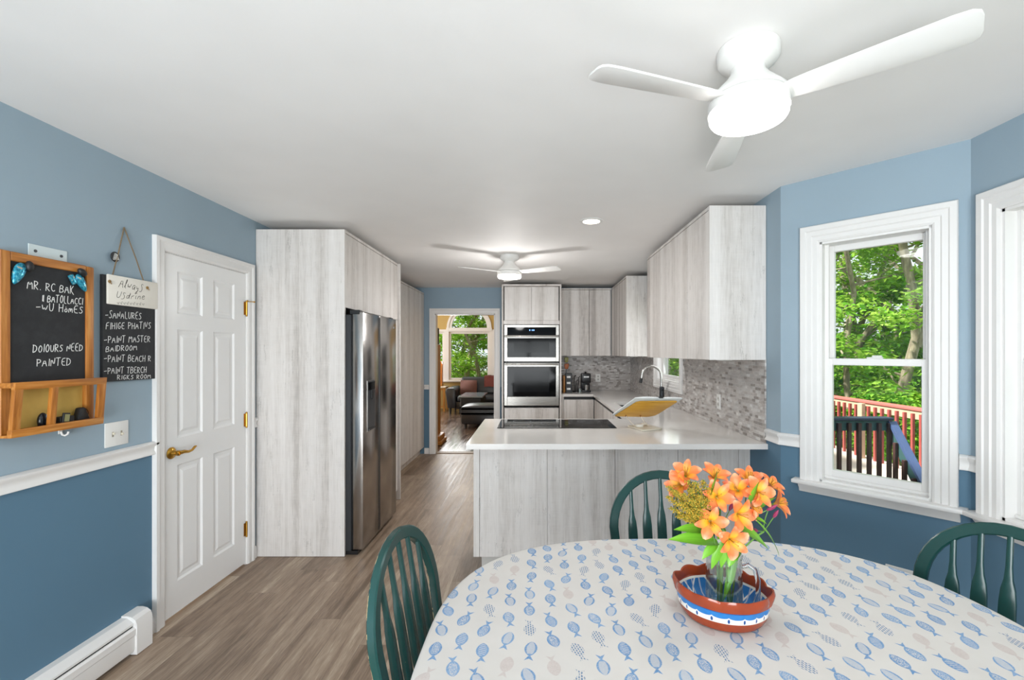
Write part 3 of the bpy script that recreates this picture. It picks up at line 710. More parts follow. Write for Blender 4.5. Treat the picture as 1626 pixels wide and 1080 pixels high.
def fish_cloth():
    g = NT('fish print cotton'); u, v, _ = g.uv()
    m = lambda op, a, b=0., c=0.: g.ma(op, a, b, c)
    PU, PV = .0585, .0935
    cu = m('DIVIDE', u, PU); ci = m('FLOOR', cu)
    cv = m('ADD', m('DIVIDE', v, PV), m('MULTIPLY', m('FLOORED_MODULO', ci, 2.), .5)); cj = m('FLOOR', cv)
    r1 = g.white(g.xyz(ci, cj, 1.5)); r2 = g.white(g.xyz(ci, cj, 7.5)); r3 = g.white(g.xyz(ci, cj, 12.5)); r4 = g.white(g.xyz(ci, cj, 23.5))
    a = m('ADD', m('MULTIPLY', m('SUBTRACT', m('FRACT', cu), .5), PU), m('MULTIPLY', m('SUBTRACT', r3, .5), .008))
    b = m('ADD', m('MULTIPLY', m('SUBTRACT', m('FRACT', cv), .5), PV), m('MULTIPLY', m('SUBTRACT', r4, .5), .012))
    ang = m('ADD', m('MULTIPLY', m('SUBTRACT', r2, .5), .75), m('MULTIPLY', m('GREATER_THAN', r3, .55), PI))
    cs, sn = m('COSINE', ang), m('SINE', ang)
    x = m('SUBTRACT', m('MULTIPLY', a, cs), m('MULTIPLY', b, sn)); y = m('ADD', m('MULTIPLY', a, sn), m('MULTIPLY', b, cs))
    ax = m('ABSOLUTE', x)
    t = m('DIVIDE', m('SUBTRACT', y, .008), .0275)                        # body along y
    half = m('MULTIPLY', m('POWER', m('MAXIMUM', m('SUBTRACT', 1., m('MULTIPLY', t, t)), 0.), .72), .0158)
    soft = lambda d, e=.0006: g.rng(d, -e, e, 0., 1.)
    body = m('MULTIPLY', soft(m('SUBTRACT', half, ax)), m('GREATER_THAN', half, .0009))
    ty = m('SUBTRACT', -.0172, y)                                         # tail, 0 at the root growing backwards
    tail = m('MULTIPLY', soft(m('SUBTRACT', m('ADD', .0016, m('MULTIPLY', ty, .5)), ax)), m('MULTIPLY', m('GREATER_THAN', ty, 0.), soft(m('SUBTRACT', m('ADD', .0125, m('MULTIPLY', ax, .6)), ty))))
    shape = m('MAXIMUM', body, tail)
    inner = soft(m('SUBTRACT', m('MULTIPLY', half, .66), ax)); inner = m('MULTIPLY', inner, m('GREATER_THAN', y, -.012))
    p = g.xyz(m('MULTIPLY', x, 1.), y, r1)
    grain = g.noise(p, 330., 3, .6); wash = g.noise(p, 70., 2)
    vor = g.n('ShaderNodeTexVoronoi', feature='DISTANCE_TO_EDGE'); g.put(p, vor.inputs['Vector']); vor.inputs['Scale'].default_value = 230
    net = g.rng(vor.outputs['Distance'], .05, .14, 0, 1)
    br = g.n('ShaderNodeTexBrick'); g.put(g.xyz(y, x, 0.), br.inputs['Vector']); br.inputs['Scale'].default_value = 1.
    br.inputs['Brick Width'].default_value = .0098; br.inputs['Row Height'].default_value = .0062; br.inputs['Mortar Size'].default_value = .0014; br.inputs['Mortar'].default_value = (1,1,1,1)
    br.inputs['Color1'].default_value = br.inputs['Color2'].default_value = (0,0,0,1); br.inputs['Mortar Smooth'].default_value = .1
    dash = m('SUBTRACT', 1., g.sep(br.outputs['Color'])[0])
    stripe = m('GREATER_THAN', m('SINE', m('MULTIPLY', m('ADD', y, m('MULTIPLY', x, .4)), 900.)), .1)
    typ = lambda lo, hi: m('MULTIPLY', m('GREATER_THAN', r1, lo), m('LESS_THAN', r1, hi))
    lite = m('MULTIPLY', m('MULTIPLY', typ(0., .34), inner), m('SUBTRACT', 1., net))           # scaly
    lite = m('MAXIMUM', lite, m('MULTIPLY', m('MULTIPLY', typ(.34, .56), inner), .8))            # pale belly
    lite = m('MAXIMUM', lite, m('MULTIPLY', m('MULTIPLY', typ(.56, .68), inner), m('MULTIPLY', stripe, .75)))
    amt = m('MULTIPLY', shape, m('SUBTRACT', 1., m('MULTIPLY', lite, .8)))
    dsh = m('MULTIPLY', typ(.84, 1.01), 1.)
    amt = m('MULTIPLY', amt, m('SUBTRACT', 1., m('MULTIPLY', dsh, m('SUBTRACT', 1., dash))))
    amt = m('MULTIPLY', amt, g.rng(grain, .3, .62, .55, 1.))
    blue = g.mix(wash, lin('#2f6da8'), lin('#5d96c8')); blue = g.mix(m('MULTIPLY', r4, .35), blue, lin('#8fb4d8'))
    blue = g.mix(dsh, blue, lin('#4a749c'))
    col = g.mix(typ(.68, .84), blue, g.mix(wash, lin('#bfb2ae'), lin('#cfc4c0')))
    base = g.mix(g.noise(g.xyz(u, v), 9., 3), lin('#cdc8c3'), lin('#d8d4d0'))
    c = g.mix(amt, base, col)
    weave = g.noise(g.xyz(m('MULTIPLY', u, 1.), v), 900., 1)
    fold = g.noise(g.xyz(m('MULTIPLY', u, 9.), m('MULTIPLY', v, 3.5), 2.), 1., 3)
    g.bump(m('ADD', m('MULTIPLY', weave, .02), fold), .006, .5)
    return g.fin(c, .8)
mb = MB(); NA = 144; vs = []; uv = []; rings = [0., .15, .3, .45, .6, .72, .82, .9, .95, .98, 1.]
drop = [(.0, .0), (.006, .0015), (.0105, .0055), (.013, .012), (.014, .03), (.016, .06), (.019, .10), (.023, .15), (.027, .20), (.030, .245)]
for i, f in enumerate(rings):
    for k in range(NA):
        th = 2*PI*k/NA; s = srad(th)*f
        z = TZ+.0012*math.sin(7*s*math.cos(th)*3+1.3)*math.sin(5*s*math.sin(th)*3)*(1 if f < .93 else 0)
        vs.append((TCX+s*math.cos(th), TCY+s*math.sin(th), z)); uv.append((s*math.cos(th)+.03, s*math.sin(th)+.02))
for (o_, d_) in drop[1:]:
    for k in range(NA):
        th = 2*PI*k/NA; s = srad(th); e = 1e-3
        p0, p1 = srad(th-e), srad(th+e)
        tg = Vector((p1*math.cos(th+e)-p0*math.cos(th-e), p1*math.sin(th+e)-p0*math.sin(th-e), 0)).normalized(); nn = Vector((tg.y, -tg.x, 0))
        wv = (d_/.245)**1.5*.022*(math.sin(14*th+.7)+.55*math.sin(23*th+2)); oo = o_+max(wv, -.016)
        P = Vector((TCX+s*math.cos(th), TCY+s*math.sin(th), TZ-d_))+nn*oo
        vs.append(P[:]); L = o_*.5+d_; uv.append((s*math.cos(th)+nn.x*L+.03, s*math.sin(th)+nn.y*L+.02))
M_ = len(rings)+len(drop)-1
fs = [(i*NA+k, i*NA+(k+1)%NA, (i+1)*NA+(k+1)%NA, (i+1)*NA+k) for i in range(M_-1) for k in range(NA)]
mb.add(vs, fs, uv)
solo('tablecloth', mb, fish_cloth(), 'white cotton tablecloth printed with small blue and taupe fish', 'tablecloth', ang=180)

# ------------------------------------------------------------------ bow-back chairs
def chair_paint(worn=False):
    g = NT('chipped green chair edge' if worn else 'worn green chair paint'); p = g.n('ShaderNodeTexCoord').outputs['Object']
    f = g.noise(p, 6., 3); c = g.mix(f, lin('#123532'), lin('#1c4743'))
    ge = g.n('ShaderNodeNewGeometry').outputs['Pointiness']
    ch = g.noise(p, 42., 4, .75)
    chip = g.ma('MULTIPLY', g.rng(ch, .69, .71, 0, 1), g.rng(g.noise(p, 9., 2), .5, .56, 0, 1))
    edge = g.rng(g.noise(p, 30., 4, .7), .50, .54, 0, 1) if worn else 0.
    c = g.mix(g.ma('MAXIMUM', chip, edge), c, lin('#b9a27a'))
    return g.fin(c, .26)
M_chair = chair_paint(); M_worn = chair_paint(True)
def make_chair(label, loc, rz):
    r = thing('dining_chair', label, 'chair', loc, rz, 'green bow-back dining chairs')
    # seat
    b = [(-.20,-.19),(-.12,-.215),(.12,-.215),(.20,-.19),(.225,-.05),(.225,.10),(.19,.19),(.10,.215),(-.10,.215),(-.19,.19),(-.225,.10),(-.225,-.05)]
    MB().prism([(x, y, .425) for x, y in b], (0, 0, .038), bev=.012).build('seat', M_chair, r, local=True)
    lean = lambda z: -.175-.17*(z-.46)
    H, RW, zs = .955, .232, .715
    path = [(-.205, .455), (-.215, .55), (-.226, .65)]+[(-RW*math.cos(PI*k/20), zs+(H-zs)*math.sin(PI*k/20)) for k in range(21)]+[(.226, .65), (.215, .55), (.205, .455)]
    mb = MB(); P = []
    for i, (x, z) in enumerate(path):
        a, c = path[max(0, i-1)], path[min(len(path)-1, i+1)]
        t = Vector((c[0]-a[0], 0, c[1]-a[1])).normalized(); P.append(((x, lean(z), z), (t.z, 0, -t.x), (0, 1, .17)))
    hw, hd = .019, .0125; cb = .004
    mb.sweep([(-hw*2+cb, -hd), (-cb, -hd), (0, -hd+cb), (0, hd-cb), (-cb, hd), (-hw*2+cb, hd), (-hw*2, hd-cb), (-hw*2, -hd+cb)], [(p, tuple(-q for q in A), B) for p, A, B in P])
    mb.fm = [1 if i < (len(mb.f)-2) and i % 8 in (1, 7) else 0 for i in range(len(mb.f))]
    mb.build('bow', [M_chair, M_worn], r, local=True, ang=30)
    for k in range(-2, 3):
        xb, xt = k*.062, k*.0665; zt = zs+(H-zs)*math.sqrt(max(0, 1-(xt/RW)**2))-.030
        mb = MB(); n = [(.0, .008), (.12, .010), (.22, .019), (.30, .0215), (.42, .0205), (.58, .0195), (.66, .0165), (.72, .0105), (.80, .0078), (1., .007)]
        path_ = []
        for f, wd in n:
            z = .458+(zt-.458)*f; path_.append(((xb+(xt-xb)*f, lean(z), z), wd))
        vs = [];
        for (p, wd) in path_:
            for q in ((-wd, -.0045), (-wd+.003, -.007), (wd-.003, -.007), (wd, -.0045), (wd, .0045), (wd-.003, .007), (-wd+.003, .007), (-wd, .0045)): vs.append((p[0]+q[0], p[1]+q[1], p[2]))
        fs = [(i*8+q, i*8+(q+1)%8, i*8+8+(q+1)%8, i*8+8+q) for i in range(len(path_)-1) for q in range(8)]+[tuple(range(8))[::-1], tuple(range(len(vs)-8, len(vs)))]
        mb.add(vs, fs); mb.build('spindle', M_chair, r, local=True, ang=40)
    for sx in (-1, 1):
        for sy in (-1, 1):
            a, c = Vector((sx*.15, sy*.14, .43)), Vector((sx*.205, sy*.205, .002))
            pts = [a+(c-a)*f for f in (0, .12, .2, .24, .3, .45, .6, .68, .72, .85, 1.)]
            MB().tube(pts, [.014, .017, .021, .015, .019, .022, .019, .014, .017, .015, .011], 10).build('leg', M_chair, r, local=True)
        MB().tube([(sx*.185, -.178, .19), (sx*.187, 0, .19), (sx*.185, .178, .19)], [.008, .013, .008], 8).build('stretcher', M_chair, r, local=True)
    MB().tube([(-.178, 0, .19), (0, 0, .19), (.178, 0, .19)], [.008, .013, .008], 8).build('stretcher', M_chair, r, local=True)
    return r
ch = make_chair('green bow-back chair at the left end of the table, in front of the refrigerator', (-.158, 1.355, 0), R(-97))
def again(label, loc, rz):
    c = copy_tree(ch); c['label'] = label; c.location = loc; c.rotation_euler = (0, 0, rz); return c
again('green bow-back chair between the peninsula and the flowers', (.563, 1.83, 0), R(180))
again('green bow-back chair at the right end of the table, under the bay windows', (1.246, 1.286, 0), R(122))

# ------------------------------------------------------------------ terracotta bowl
BC = Vector((.522, 1.292, TZ+.0012)); BANG = R(-24)
def bowl_mat(inside):
    g = NT('painted terracotta inside' if inside else 'painted terracotta outside'); x, y, z = g.obj()
    n = g.noise(g.n('ShaderNodeTexCoord').outputs['Object'], 60., 3)
    terra = g.mix(n, lin('#8a381d'), lin('#a44524')); cream = lin('#ece8df'); blue = g.mix(n, lin('#1f67ad'), lin('#3583c6')); navy = lin('#1d4c8c')
    ang = g.ma('ARCTAN2', g.ma('DIVIDE', y, .105), g.ma('DIVIDE', x, .148)); k = g.ma('MULTIPLY', ang, 22/(2*PI))
    fr = g.ma('SUBTRACT', g.ma('FRACT', k), .5)
    sc_ = g.ma('MULTIPLY', g.ma('SQRT', g.ma('MAXIMUM', g.ma('SUBTRACT', .25, g.ma('MULTIPLY', fr, fr)), 0.)), .011)
    if not inside:
        c = terra
        c = g.mix(g.ma('MULTIPLY', g.ma('GREATER_THAN', z, .029), g.ma('LESS_THAN', z, .063)), c, cream)
        c = g.mix(g.ma('MULTIPLY', g.ma('GREATER_THAN', z, g.ma('SUBTRACT', .0475, sc_)), g.ma('LESS_THAN', z, .063)), c, blue)
        fr2 = g.ma('ABSOLUTE', g.ma('SUBTRACT', g.ma('FRACT', g.ma('ADD', k, .5)), .5))
        drop_ = g.ma('LESS_THAN', g.ma('ADD', g.ma('POWER', g.ma('DIVIDE', fr2, .075), 2.), g.ma('POWER', g.ma('DIVIDE', g.ma('SUBTRACT', z, .0370), .0058), 2.)), 1.)
        c = g.mix(drop_, c, navy)
        c = g.mix(g.ma('MULTIPLY', g.ma('GREATER_THAN', z, .0565), g.ma('LESS_THAN', z, .0585)), c, navy)
    else:
        rr = g.ma('SQRT', g.ma('ADD', g.ma('POWER', g.ma('DIVIDE', x, .148), 2.), g.ma('POWER', g.ma('DIVIDE', y, .112), 2.)))
        k2 = g.ma('MULTIPLY', ang, 9/(2*PI)); f2 = g.ma('ABSOLUTE', g.ma('SUBTRACT', g.ma('FRACT', k2), .5))
        pet = g.ma('LESS_THAN', g.ma('ABSOLUTE', g.ma('SUBTRACT', f2, g.ma('MULTIPLY', g.ma('SUBTRACT', z, .018), 8.))), .035)
        c = g.mix(g.ma('MULTIPLY', pet, g.ma('GREATER_THAN', z, .016)), blue, cream)
        c = g.mix(g.ma('LESS_THAN', g.ma('FRACT', g.ma('MULTIPLY', k2, 3.)), .16), c, g.mix(.5, blue, cream))
        c = g.mix(g.ma('GREATER_THAN', z, .054), c, cream); c = g.mix(g.ma('GREATER_THAN', z, .060), c, terra)
        c = g.mix(g.ma('LESS_THAN', z, .0115), c, g.mix(g.ma('LESS_THAN', g.ma('FRACT', g.ma('MULTIPLY', rr, 5.)), .5), lin('#8fb5dc'), blue))
    return g.fin(c, .16)
r = thing('terracotta_bowl', 'oval terracotta bowl with blue and cream painted scallops and a wavy rim', 'bowl', BC, BANG)
NB = 96
def bring(fx, z, wave=0., off=0.):
    out = []
    for k in range(NB):
        th = 2*PI*k/NB; c, s = math.cos(th), math.sin(th)
        wv = 1+wave*(abs(math.cos(5*th))-.6)
        pt = .04*max(0, abs(c)-.86)/.14*(1 if wave else .6)
        out.append(((.124*fx*wv+off+pt*.12)*c, (.110*fx*wv+off)*s, z+(wave*.09*(abs(math.cos(5*th))-.6))))
    return out
def ringmesh(rs, caps=(True, False)):
    mb = MB(); vs = [p for q in rs for p in q]
    fs = [(i*NB+k, i*NB+(k+1)%NB, (i+1)*NB+(k+1)%NB, (i+1)*NB+k) for i in range(len(rs)-1) for k in range(NB)]
    if caps[0]: fs.append(tuple(range(NB))[::-1])
    if caps[1]: fs.append(tuple(range((len(rs)-1)*NB, len(rs)*NB)))
    return mb.add(vs, fs)
outer = [bring(.74, 0), bring(.83, .004), bring(.90, .018), bring(.94, .034), bring(.955, .054), bring(.965, .063)]
ringmesh(outer).build('outer_wall', bowl_mat(False), r, local=True)
inner_ = [bring(.93, .064, .03), bring(.90, .055), bring(.84, .034), bring(.76, .018), bring(.64, .010), bring(.3, .009)]
ringmesh(inner_, (False, True)).build('inner_wall', bowl_mat(True), r, local=True)
M_terra = plain('glazed terracotta rim', '#943c1e', .14, var=.12)
ringmesh([bring(.955, .058), bring(.985, .060, .02), bring(1.0, .068, .05), bring(1.015, .080, .07), bring(.99, .089, .07), bring(.955, .088, .07), bring(.93, .074, .05), bring(.925, .062, .03)], (False, False)).build('rim', M_terra, r, local=True)

# little soap dish and candle lying in the bowl
Mr = Matrix.Translation(BC) @ Matrix.Rotation(BANG, 4, 'Z')
solo('small_box', MB(Mr @ Matrix.Translation((-.088, -.004, .0135)) @ Matrix.Rotation(R(20), 4, 'Z')).box(-.018, .018, -.014, .014, 0, .030, .006, 2), plain('pale blue white plastic', '#cddcea', .3), 'small pale blue box lying in the painted bowl left of the jug', 'box')
# ------------------------------------------------------------------ glass jug with water
VC = Mr @ Vector((.006, -.004, .0105))
r = thing('glass_jug', 'clear glass jug of water holding the orange flowers in the bowl', 'jug', VC, 0)
MB().lathe([(.040, 0), (.047, .002), (.0485, .012), (.0485, .06), (.0475, .12), (.0465, .150), (.0485, .160), (.0475, .1615), (.0450, .150), (.0460, .12), (.0470, .06), (.0470, .014), (.042, .008), (.002, .008)], 40).build('body', M_vase, r, local=True)
MB().lathe([(.002, .009), (.042, .009), (.0462, .016), (.0462, .06), (.0456, .098), (.002, .098)], 40).build('water', M_water, r, local=True)
g = NT('solid glass handle'); g.b.inputs['Transmission Weight'].default_value = 1; g.b.inputs['IOR'].default_value = 1.42
g.fin(g.mix(g.noise(g.n('ShaderNodeTexCoord').outputs['Object'], 20.), lin('#f4f8f7'), lin('#ffffff')), .03)
a = R(-20); d = Vector((math.cos(a), math.sin(a), 0))
pts = [d*.046+Vector((0,0,.132)), d*.062+Vector((0,0,.138)), d*.078+Vector((0,0,.128)), d*.086+Vector((0,0,.10)), d*.086+Vector((0,0,.065)), d*.079+Vector((0,0,.035)), d*.064+Vector((0,0,.018)), d*.047+Vector((0,0,.022))]
MB().tube(pts, [.007, .0065, .0065, .0065, .0065, .007, .0075, .008], 12).build('handle', g.m, r, local=True)

# ------------------------------------------------------------------ flowers
def petal_mat(name, stops, tint):
    g = NT(name); u, v, _ = g.uv()
    n = g.noise(g.xyz(g.ma('MULTIPLY', u, 14.), g.ma('MULTIPLY', v, 2.)), 1., 2)
    c = g.ramp(g.ma('ADD', v, g.ma('MULTIPLY', g.ma('SUBTRACT', n, .5), .22)), stops)
    g.fin(c, .45); g.put(.25, g.b.inputs['Subsurface Weight']); g.b.inputs['Subsurface Radius'].default_value = (.004, .002, .001)
    return g.m
M_petal = petal_mat('orange petal', [(0, '#c9932c'), (.2, '#e79a3c'), (.42, '#e58440'), (.75, '#df703c'), (1, '#eba57c')], 0)
M_petal2 = petal_mat('yellow throated petal', [(0, '#b98418'), (.3, '#efae2c'), (.55, '#ee9a3c'), (.8, '#e06c3c'), (1, '#e58a5c')], 0)
M_petalp = petal_mat('dark plum petal', [(0, '#5a1d38'), (.6, '#7a2146'), (1, '#9c2f5c')], 0)
def leaf_mat(name, a, b):
    g = NT(name); u, v, _ = g.uv(); st = g.noise(g.xyz(g.ma('MULTIPLY', u, 22.), v), 1., 2)
    g.fin(g.mix(st, lin(a), lin(b)), .35); return g.m
M_leaf = leaf_mat('glossy green leaf', '#4c8f1c', '#8cc63c'); M_stem = plain('green stem', '#5f8a3a', .5, var=.15)
g = NT('mustard goldenrod florets'); M_gold_bl = g.fin(g.ramp(g.white(g.xyz(g.ma('FLOOR', g.ma('MULTIPLY', g.n('ShaderNodeNewGeometry').outputs['Random Per Island'], 997.)), 3.)), [(0, '#76741c'), (.4, '#a2851f'), (.8, '#c49a2a'), (1, '#dcb84a')]), .8)
def blade(mb, base, d, up, L, W, bend=.3, n=7, cup=.0, twist=0., point=1., pk=.8):
    """leaf or petal as a curved strip of real width, doubled for thickness"""
    d = Vector(d).normalized(); up = Vector(up); up = (up-d*up.dot(d)).normalized(); side = d.cross(up)
    vs = []; uv = []
    p = Vector(base); dd = d.copy(); uu = up.copy()
    for i in range(n+1):
        f = i/n; wd = W*(math.sin(PI*min(1, (f*.92+.08))**pk)**point if i < n else (.02 if pk < 1 else .22))
        s2 = side*math.cos(twist*f)+uu*math.sin(twist*f)
        for q in (-1, -.5, 0, .5, 1): vs.append(p+s2*wd*q+uu*cup*(q*q)*wd); uv.append((q*.5+.5, f))
        rot = Matrix.Rotation(-bend/n, 3, side); dd = rot @ dd; uu = rot @ uu; p = p+dd*L/n
    fs = [(i*5+q, i*5+q+1, i*5+6+q, i*5+5+q) for i in range(n) for q in range(4)]
    off = uu*.0006; m = len(vs)
    vs2 = [v_-up*.0007 for v_ in vs]; fs2 = [tuple(k+m for k in reversed(f)) for f in fs]
    mb.add(vs+vs2, fs+fs2, uv+uv)
rf = random.Random(5)
def flower(root, c, d, size=.034, mats=None, open_=1.):
    d = Vector(d).normalized(); a = d.orthogonal().normalized(); b = d.cross(a); ph = rf.uniform(0, 2)
    fl = None
    base = Vector(c)-d*size*.75
    mb = MB()
    for k in range(6):
        q = ph+k*PI/3; o = a*math.cos(q)+b*math.sin(q); mb.mi = k % 2
        blade(mb, base+o*.002, d*1.0+o*(.62 if k % 2 == 0 else .5)*open_, d*.62-o*1.0, size*1.5, size*(.47 if k % 2 == 0 else .33), .95*open_+rf.uniform(-.2, .2), 8, .3, 0, .75, 1.5)
    f = mb.build('flower', [M_petal, M_petal2] if not mats else mats, root, ang=180)
    mb = MB()
    for k in range(5):
        q = rf.uniform(0, 6.3); o = a*math.cos(q)+b*math.sin(q); mb.tube([base, base+d*size*.6+o*.003, base+d*size*.95+o*.008], .0007, 5).ball(base+d*size*.98+o*.008, .0016, .0016, .0024, 6, 4)
    mb.build('stamens', plain('ochre stamens', '#a9772a', .6), f)
    MB().tube([base-d*.008, base+d*.0005], [.002, .0036], 8).build('calyx', M_stem, f)
    return base-d*.008
def wp(px, py, Y):
    return Vector(((px-VX)*Y/FPX, Y, CAM_H-(py-VY)*Y/FPX))
ORG = VC+Vector((0, 0, .012))
def bez(a, b, c, n=9): return [a*(1-t)**2+b*2*t*(1-t)+c*t*t for t in [i/n for i in range(n+1)]]
def stem_thing(label, foot, flowers, leaves=(), buds=(), name='alstroemeria_stem'):
    """flowers: (px,py,Y, facing); every stem stands in the jug"""
    F = ORG+Vector(foot)
    r = thing(name, label, 'flower', F, 0, 'cut flowers in the glass jug')
    pts = [wp(x, y, Y) for x, y, Y, *_ in flowers]
    cen = sum(pts, Vector())/len(pts); neck = VC+Vector(((cen.x-VC.x)*.22, (cen.y-VC.y)*.22, .155))
    fork = neck*.42+cen*.58-Vector((0, 0, .018))
    mb = MB(); main = [F, F*.5+neck*.5, neck]+bez(neck, neck*.5+fork*.5+Vector((0, 0, .012)), fork, 5)[1:]
    mb.tube(main, .0024, 7)
    for p, fl in zip(pts, flowers):
        d = Vector(fl[3]); sz = (fl[4] if len(fl) > 4 else .034)*.92
        e = flower(r, p, d, sz)
        mb.tube(bez(fork, fork*.5+e*.5-d.normalized()*.012, e, 5), .0015, 6)
    for px, py, Y, sz in buds:
        p = wp(px, py, Y); dirb = (p-fork).normalized()
        b_ = MB(); b_.tube([p-dirb*sz, p-dirb*sz*.4, p+dirb*sz*.3, p+dirb*sz], [.002, sz*.36, sz*.32, .001], 8); b_.build('bud', M_petalp_solid, r)
        mb.tube(bez(fork, fork*.5+p*.5, p-dirb*sz, 4), .0013, 6)
    mb.build('stem', M_stem, r)
    for (a, t, W, bend) in leaves:
        pa = wp(*a); pt = wp(*t); L = (pt-pa).length*1.05
        lb = MB(); blade(lb, pa, (pt-pa).normalized()+Vector((0, 0, bend*.5)), (0, -.45, 1), L, W, bend, 9, .25, .3); lb.build('leaf', M_leaf, r, ang=180)
    return r
M_petalp_solid = plain('plum bud', '#8c2a50', .4, var=.2, scale=60)
Y0 = VC.y
stem_thing('orange lily stem reaching up behind the yellow filler, leftmost of the bouquet', (-.012, .010, 0),
  [(1089, 748, Y0-.02, (-.2, -.6, .8)), (1075, 769, Y0-.03, (-.75, -.6, .25)), (1137, 750, Y0+.02, (.1, -.5, .9), .036)],
  [((1118, 800, Y0-.02), (1146, 748, Y0-.05), .009, -.5)])
stem_thing('orange lily stem with the wide open bloom low on the left', (-.016, -.012, 0),
  [(1129, 831, Y0-.075, (-.25, -1, .15), .036)],
  [((1140, 862, Y0-.04), (1068, 859, Y0-.07), .021, .35), ((1128, 842, Y0-.03), (1074, 842, Y0-.05), .016, .2), ((1138, 865, Y0-.05), (1119, 890, Y0-.07), .012, .8)])
stem_thing('orange lily stem with a single bloom above the jug mouth, middle of the bouquet', (.0, .016, 0),
  [(1141, 788, Y0-.05, (-.15, -.9, .35), .036)],
  [((1140, 830, Y0-.03), (1150, 800, Y0-.05), .010, -.4)], [(1162, 803, Y0-.03, .015)])
stem_thing('orange lily stem crowded with blooms at the top right', (.014, .012, 0),
  [(1191, 756, Y0-.0, (.05, -.5, .9)), (1171, 775, Y0-.02, (-.35, -.7, .5)), (1208, 781, Y0-.05, (.1, -.95, .35), .036), (1228, 766, Y0+.02, (.45, -.4, .8))],
  [((1195, 815, Y0-.04), (1236, 790, Y0-.02), .007, .5), ((1188, 800, Y0-.05), (1207, 765, Y0-.07), .009, -.3)], [(1226, 806, Y0-.03, .016)])
stem_thing('orange lily stem leaning furthest right with one bloom and plum buds', (.020, .0, 0),
  [(1244, 798, Y0-.01, (.75, -.55, .35), .036)],
  [((1200, 826, Y0-.03), (1245, 884, Y0-.03), .007, .5), ((1195, 822, Y0-.05), (1216, 832, Y0-.08), .009, .6)], [(1232, 816, Y0-.04, .014), (1196, 842, Y0-.02, .017)])
stem_thing('orange lily stem with the bloom facing out right of the jug mouth', (.012, -.014, 0),
  [(1181, 820, Y0-.075, (.3, -.95, .1), .037), (1203, 806, Y0-.06, (.6, -.7, -.1), .03)],
  [((1172, 836, Y0-.05), (1221, 873, Y0-.07), .021, .45), ((1182, 850, Y0-.04), (1185, 925, Y0-.02), .012, .9)])
stem_thing('orange lily stem with the lowest bloom hanging over the jug rim', (.004, -.022, 0),
  [(1166, 863, Y0-.085, (.1, -1, .0), .037)],
  [((1150, 860, Y0-.05), (1130, 906, Y0-.052), .012, .5), ((1155, 862, Y0-.05), (1146, 905, Y0-.055), .011, .5), ((1165, 880, Y0-.05), (1158, 900, Y0-.06), .011, .4), ((1148, 838, Y0-.03), (1141, 856, Y0-.06), .012, .3), ((1170, 880, Y0-.01), (1150, 955, Y0-.035), .010, .2)])
for i, (label, foot, tips) in enumerate((
    ('feathery mustard goldenrod sprig on the outer left of the bouquet', (-.018, .004, 0), [(1061, 788, -.06), (1070, 778, -.08), (1066, 806, -.06), (1080, 798, -.10), (1092, 818, -.06), (1061, 772, -.04), (1085, 783, -.10), (1076, 818, -.05)]),
    ('feathery mustard goldenrod sprig between the left lilies', (-.010, -.004, 0), [(1104, 764, -.08), (1118, 762, -.04), (1110, 786, -.10), (1122, 792, -.06), (1098, 792, -.11), (1092, 762, -.07), (1104, 812, -.08), (1126, 774, -.04), (1096, 776, -.10)]))):
    F = ORG+Vector(foot); r = thing('goldenrod_sprig', label, 'flower', F, 0, 'cut flowers in the glass jug')
    neck = VC+Vector((-.012, -.006+.006*i, .155)); hub = wp(1122-4*i, 832, Y0-.02)
    mb = MB().tube([F, neck, hub], .0018, 6); bl = MB()
    for px, py, dy in tips:
        tip = wp(px, py, Y0+dy); path = bez(hub, hub*.45+tip*.55+Vector((.004, 0, -.012)), tip, 8); mb.tube(path, .0009, 5)
        for s_ in range(330):
            t = rf.choice([.25, .34, .43, .52, .6, .68, .76, .84, .91, .97])+rf.uniform(-.02, .02); k = t*8; j = min(int(k), 7); p = path[j].lerp(path[j+1], k-j); sd = (s_ % 9)*.7; lat = Vector((math.cos(sd), math.sin(sd), .35)); ln = rf.random()**.7; q = lat*ln*.019*(1.2-t*.75)+Vector((rf.gauss(0, 1), rf.gauss(0, 1), rf.gauss(0, 1)))*.0016-Vector((0, 0, .006*ln*ln))
            c = p+q; s2 = rf.uniform(.0009, .0019); bl.add([c+Vector((0,0,s2*1.4)), c+Vector((s2,0,0)), c+Vector((0,s2,0)), c-Vector((s2,0,0)), c-Vector((0,s2,0)), c-Vector((0,0,s2*1.4))], [(0,1,2),(0,2,3),(0,3,4),(0,4,1),(5,2,1),(5,3,2),(5,4,3),(5,1,4)])
            if s_ % 5 == 0: mb.tube([p, c], .0005, 4)
    mb.build('stem', M_stem, r); o = bl.build('blossom', M_gold_bl, r, smooth=False); o['kind'] = 'stuff'
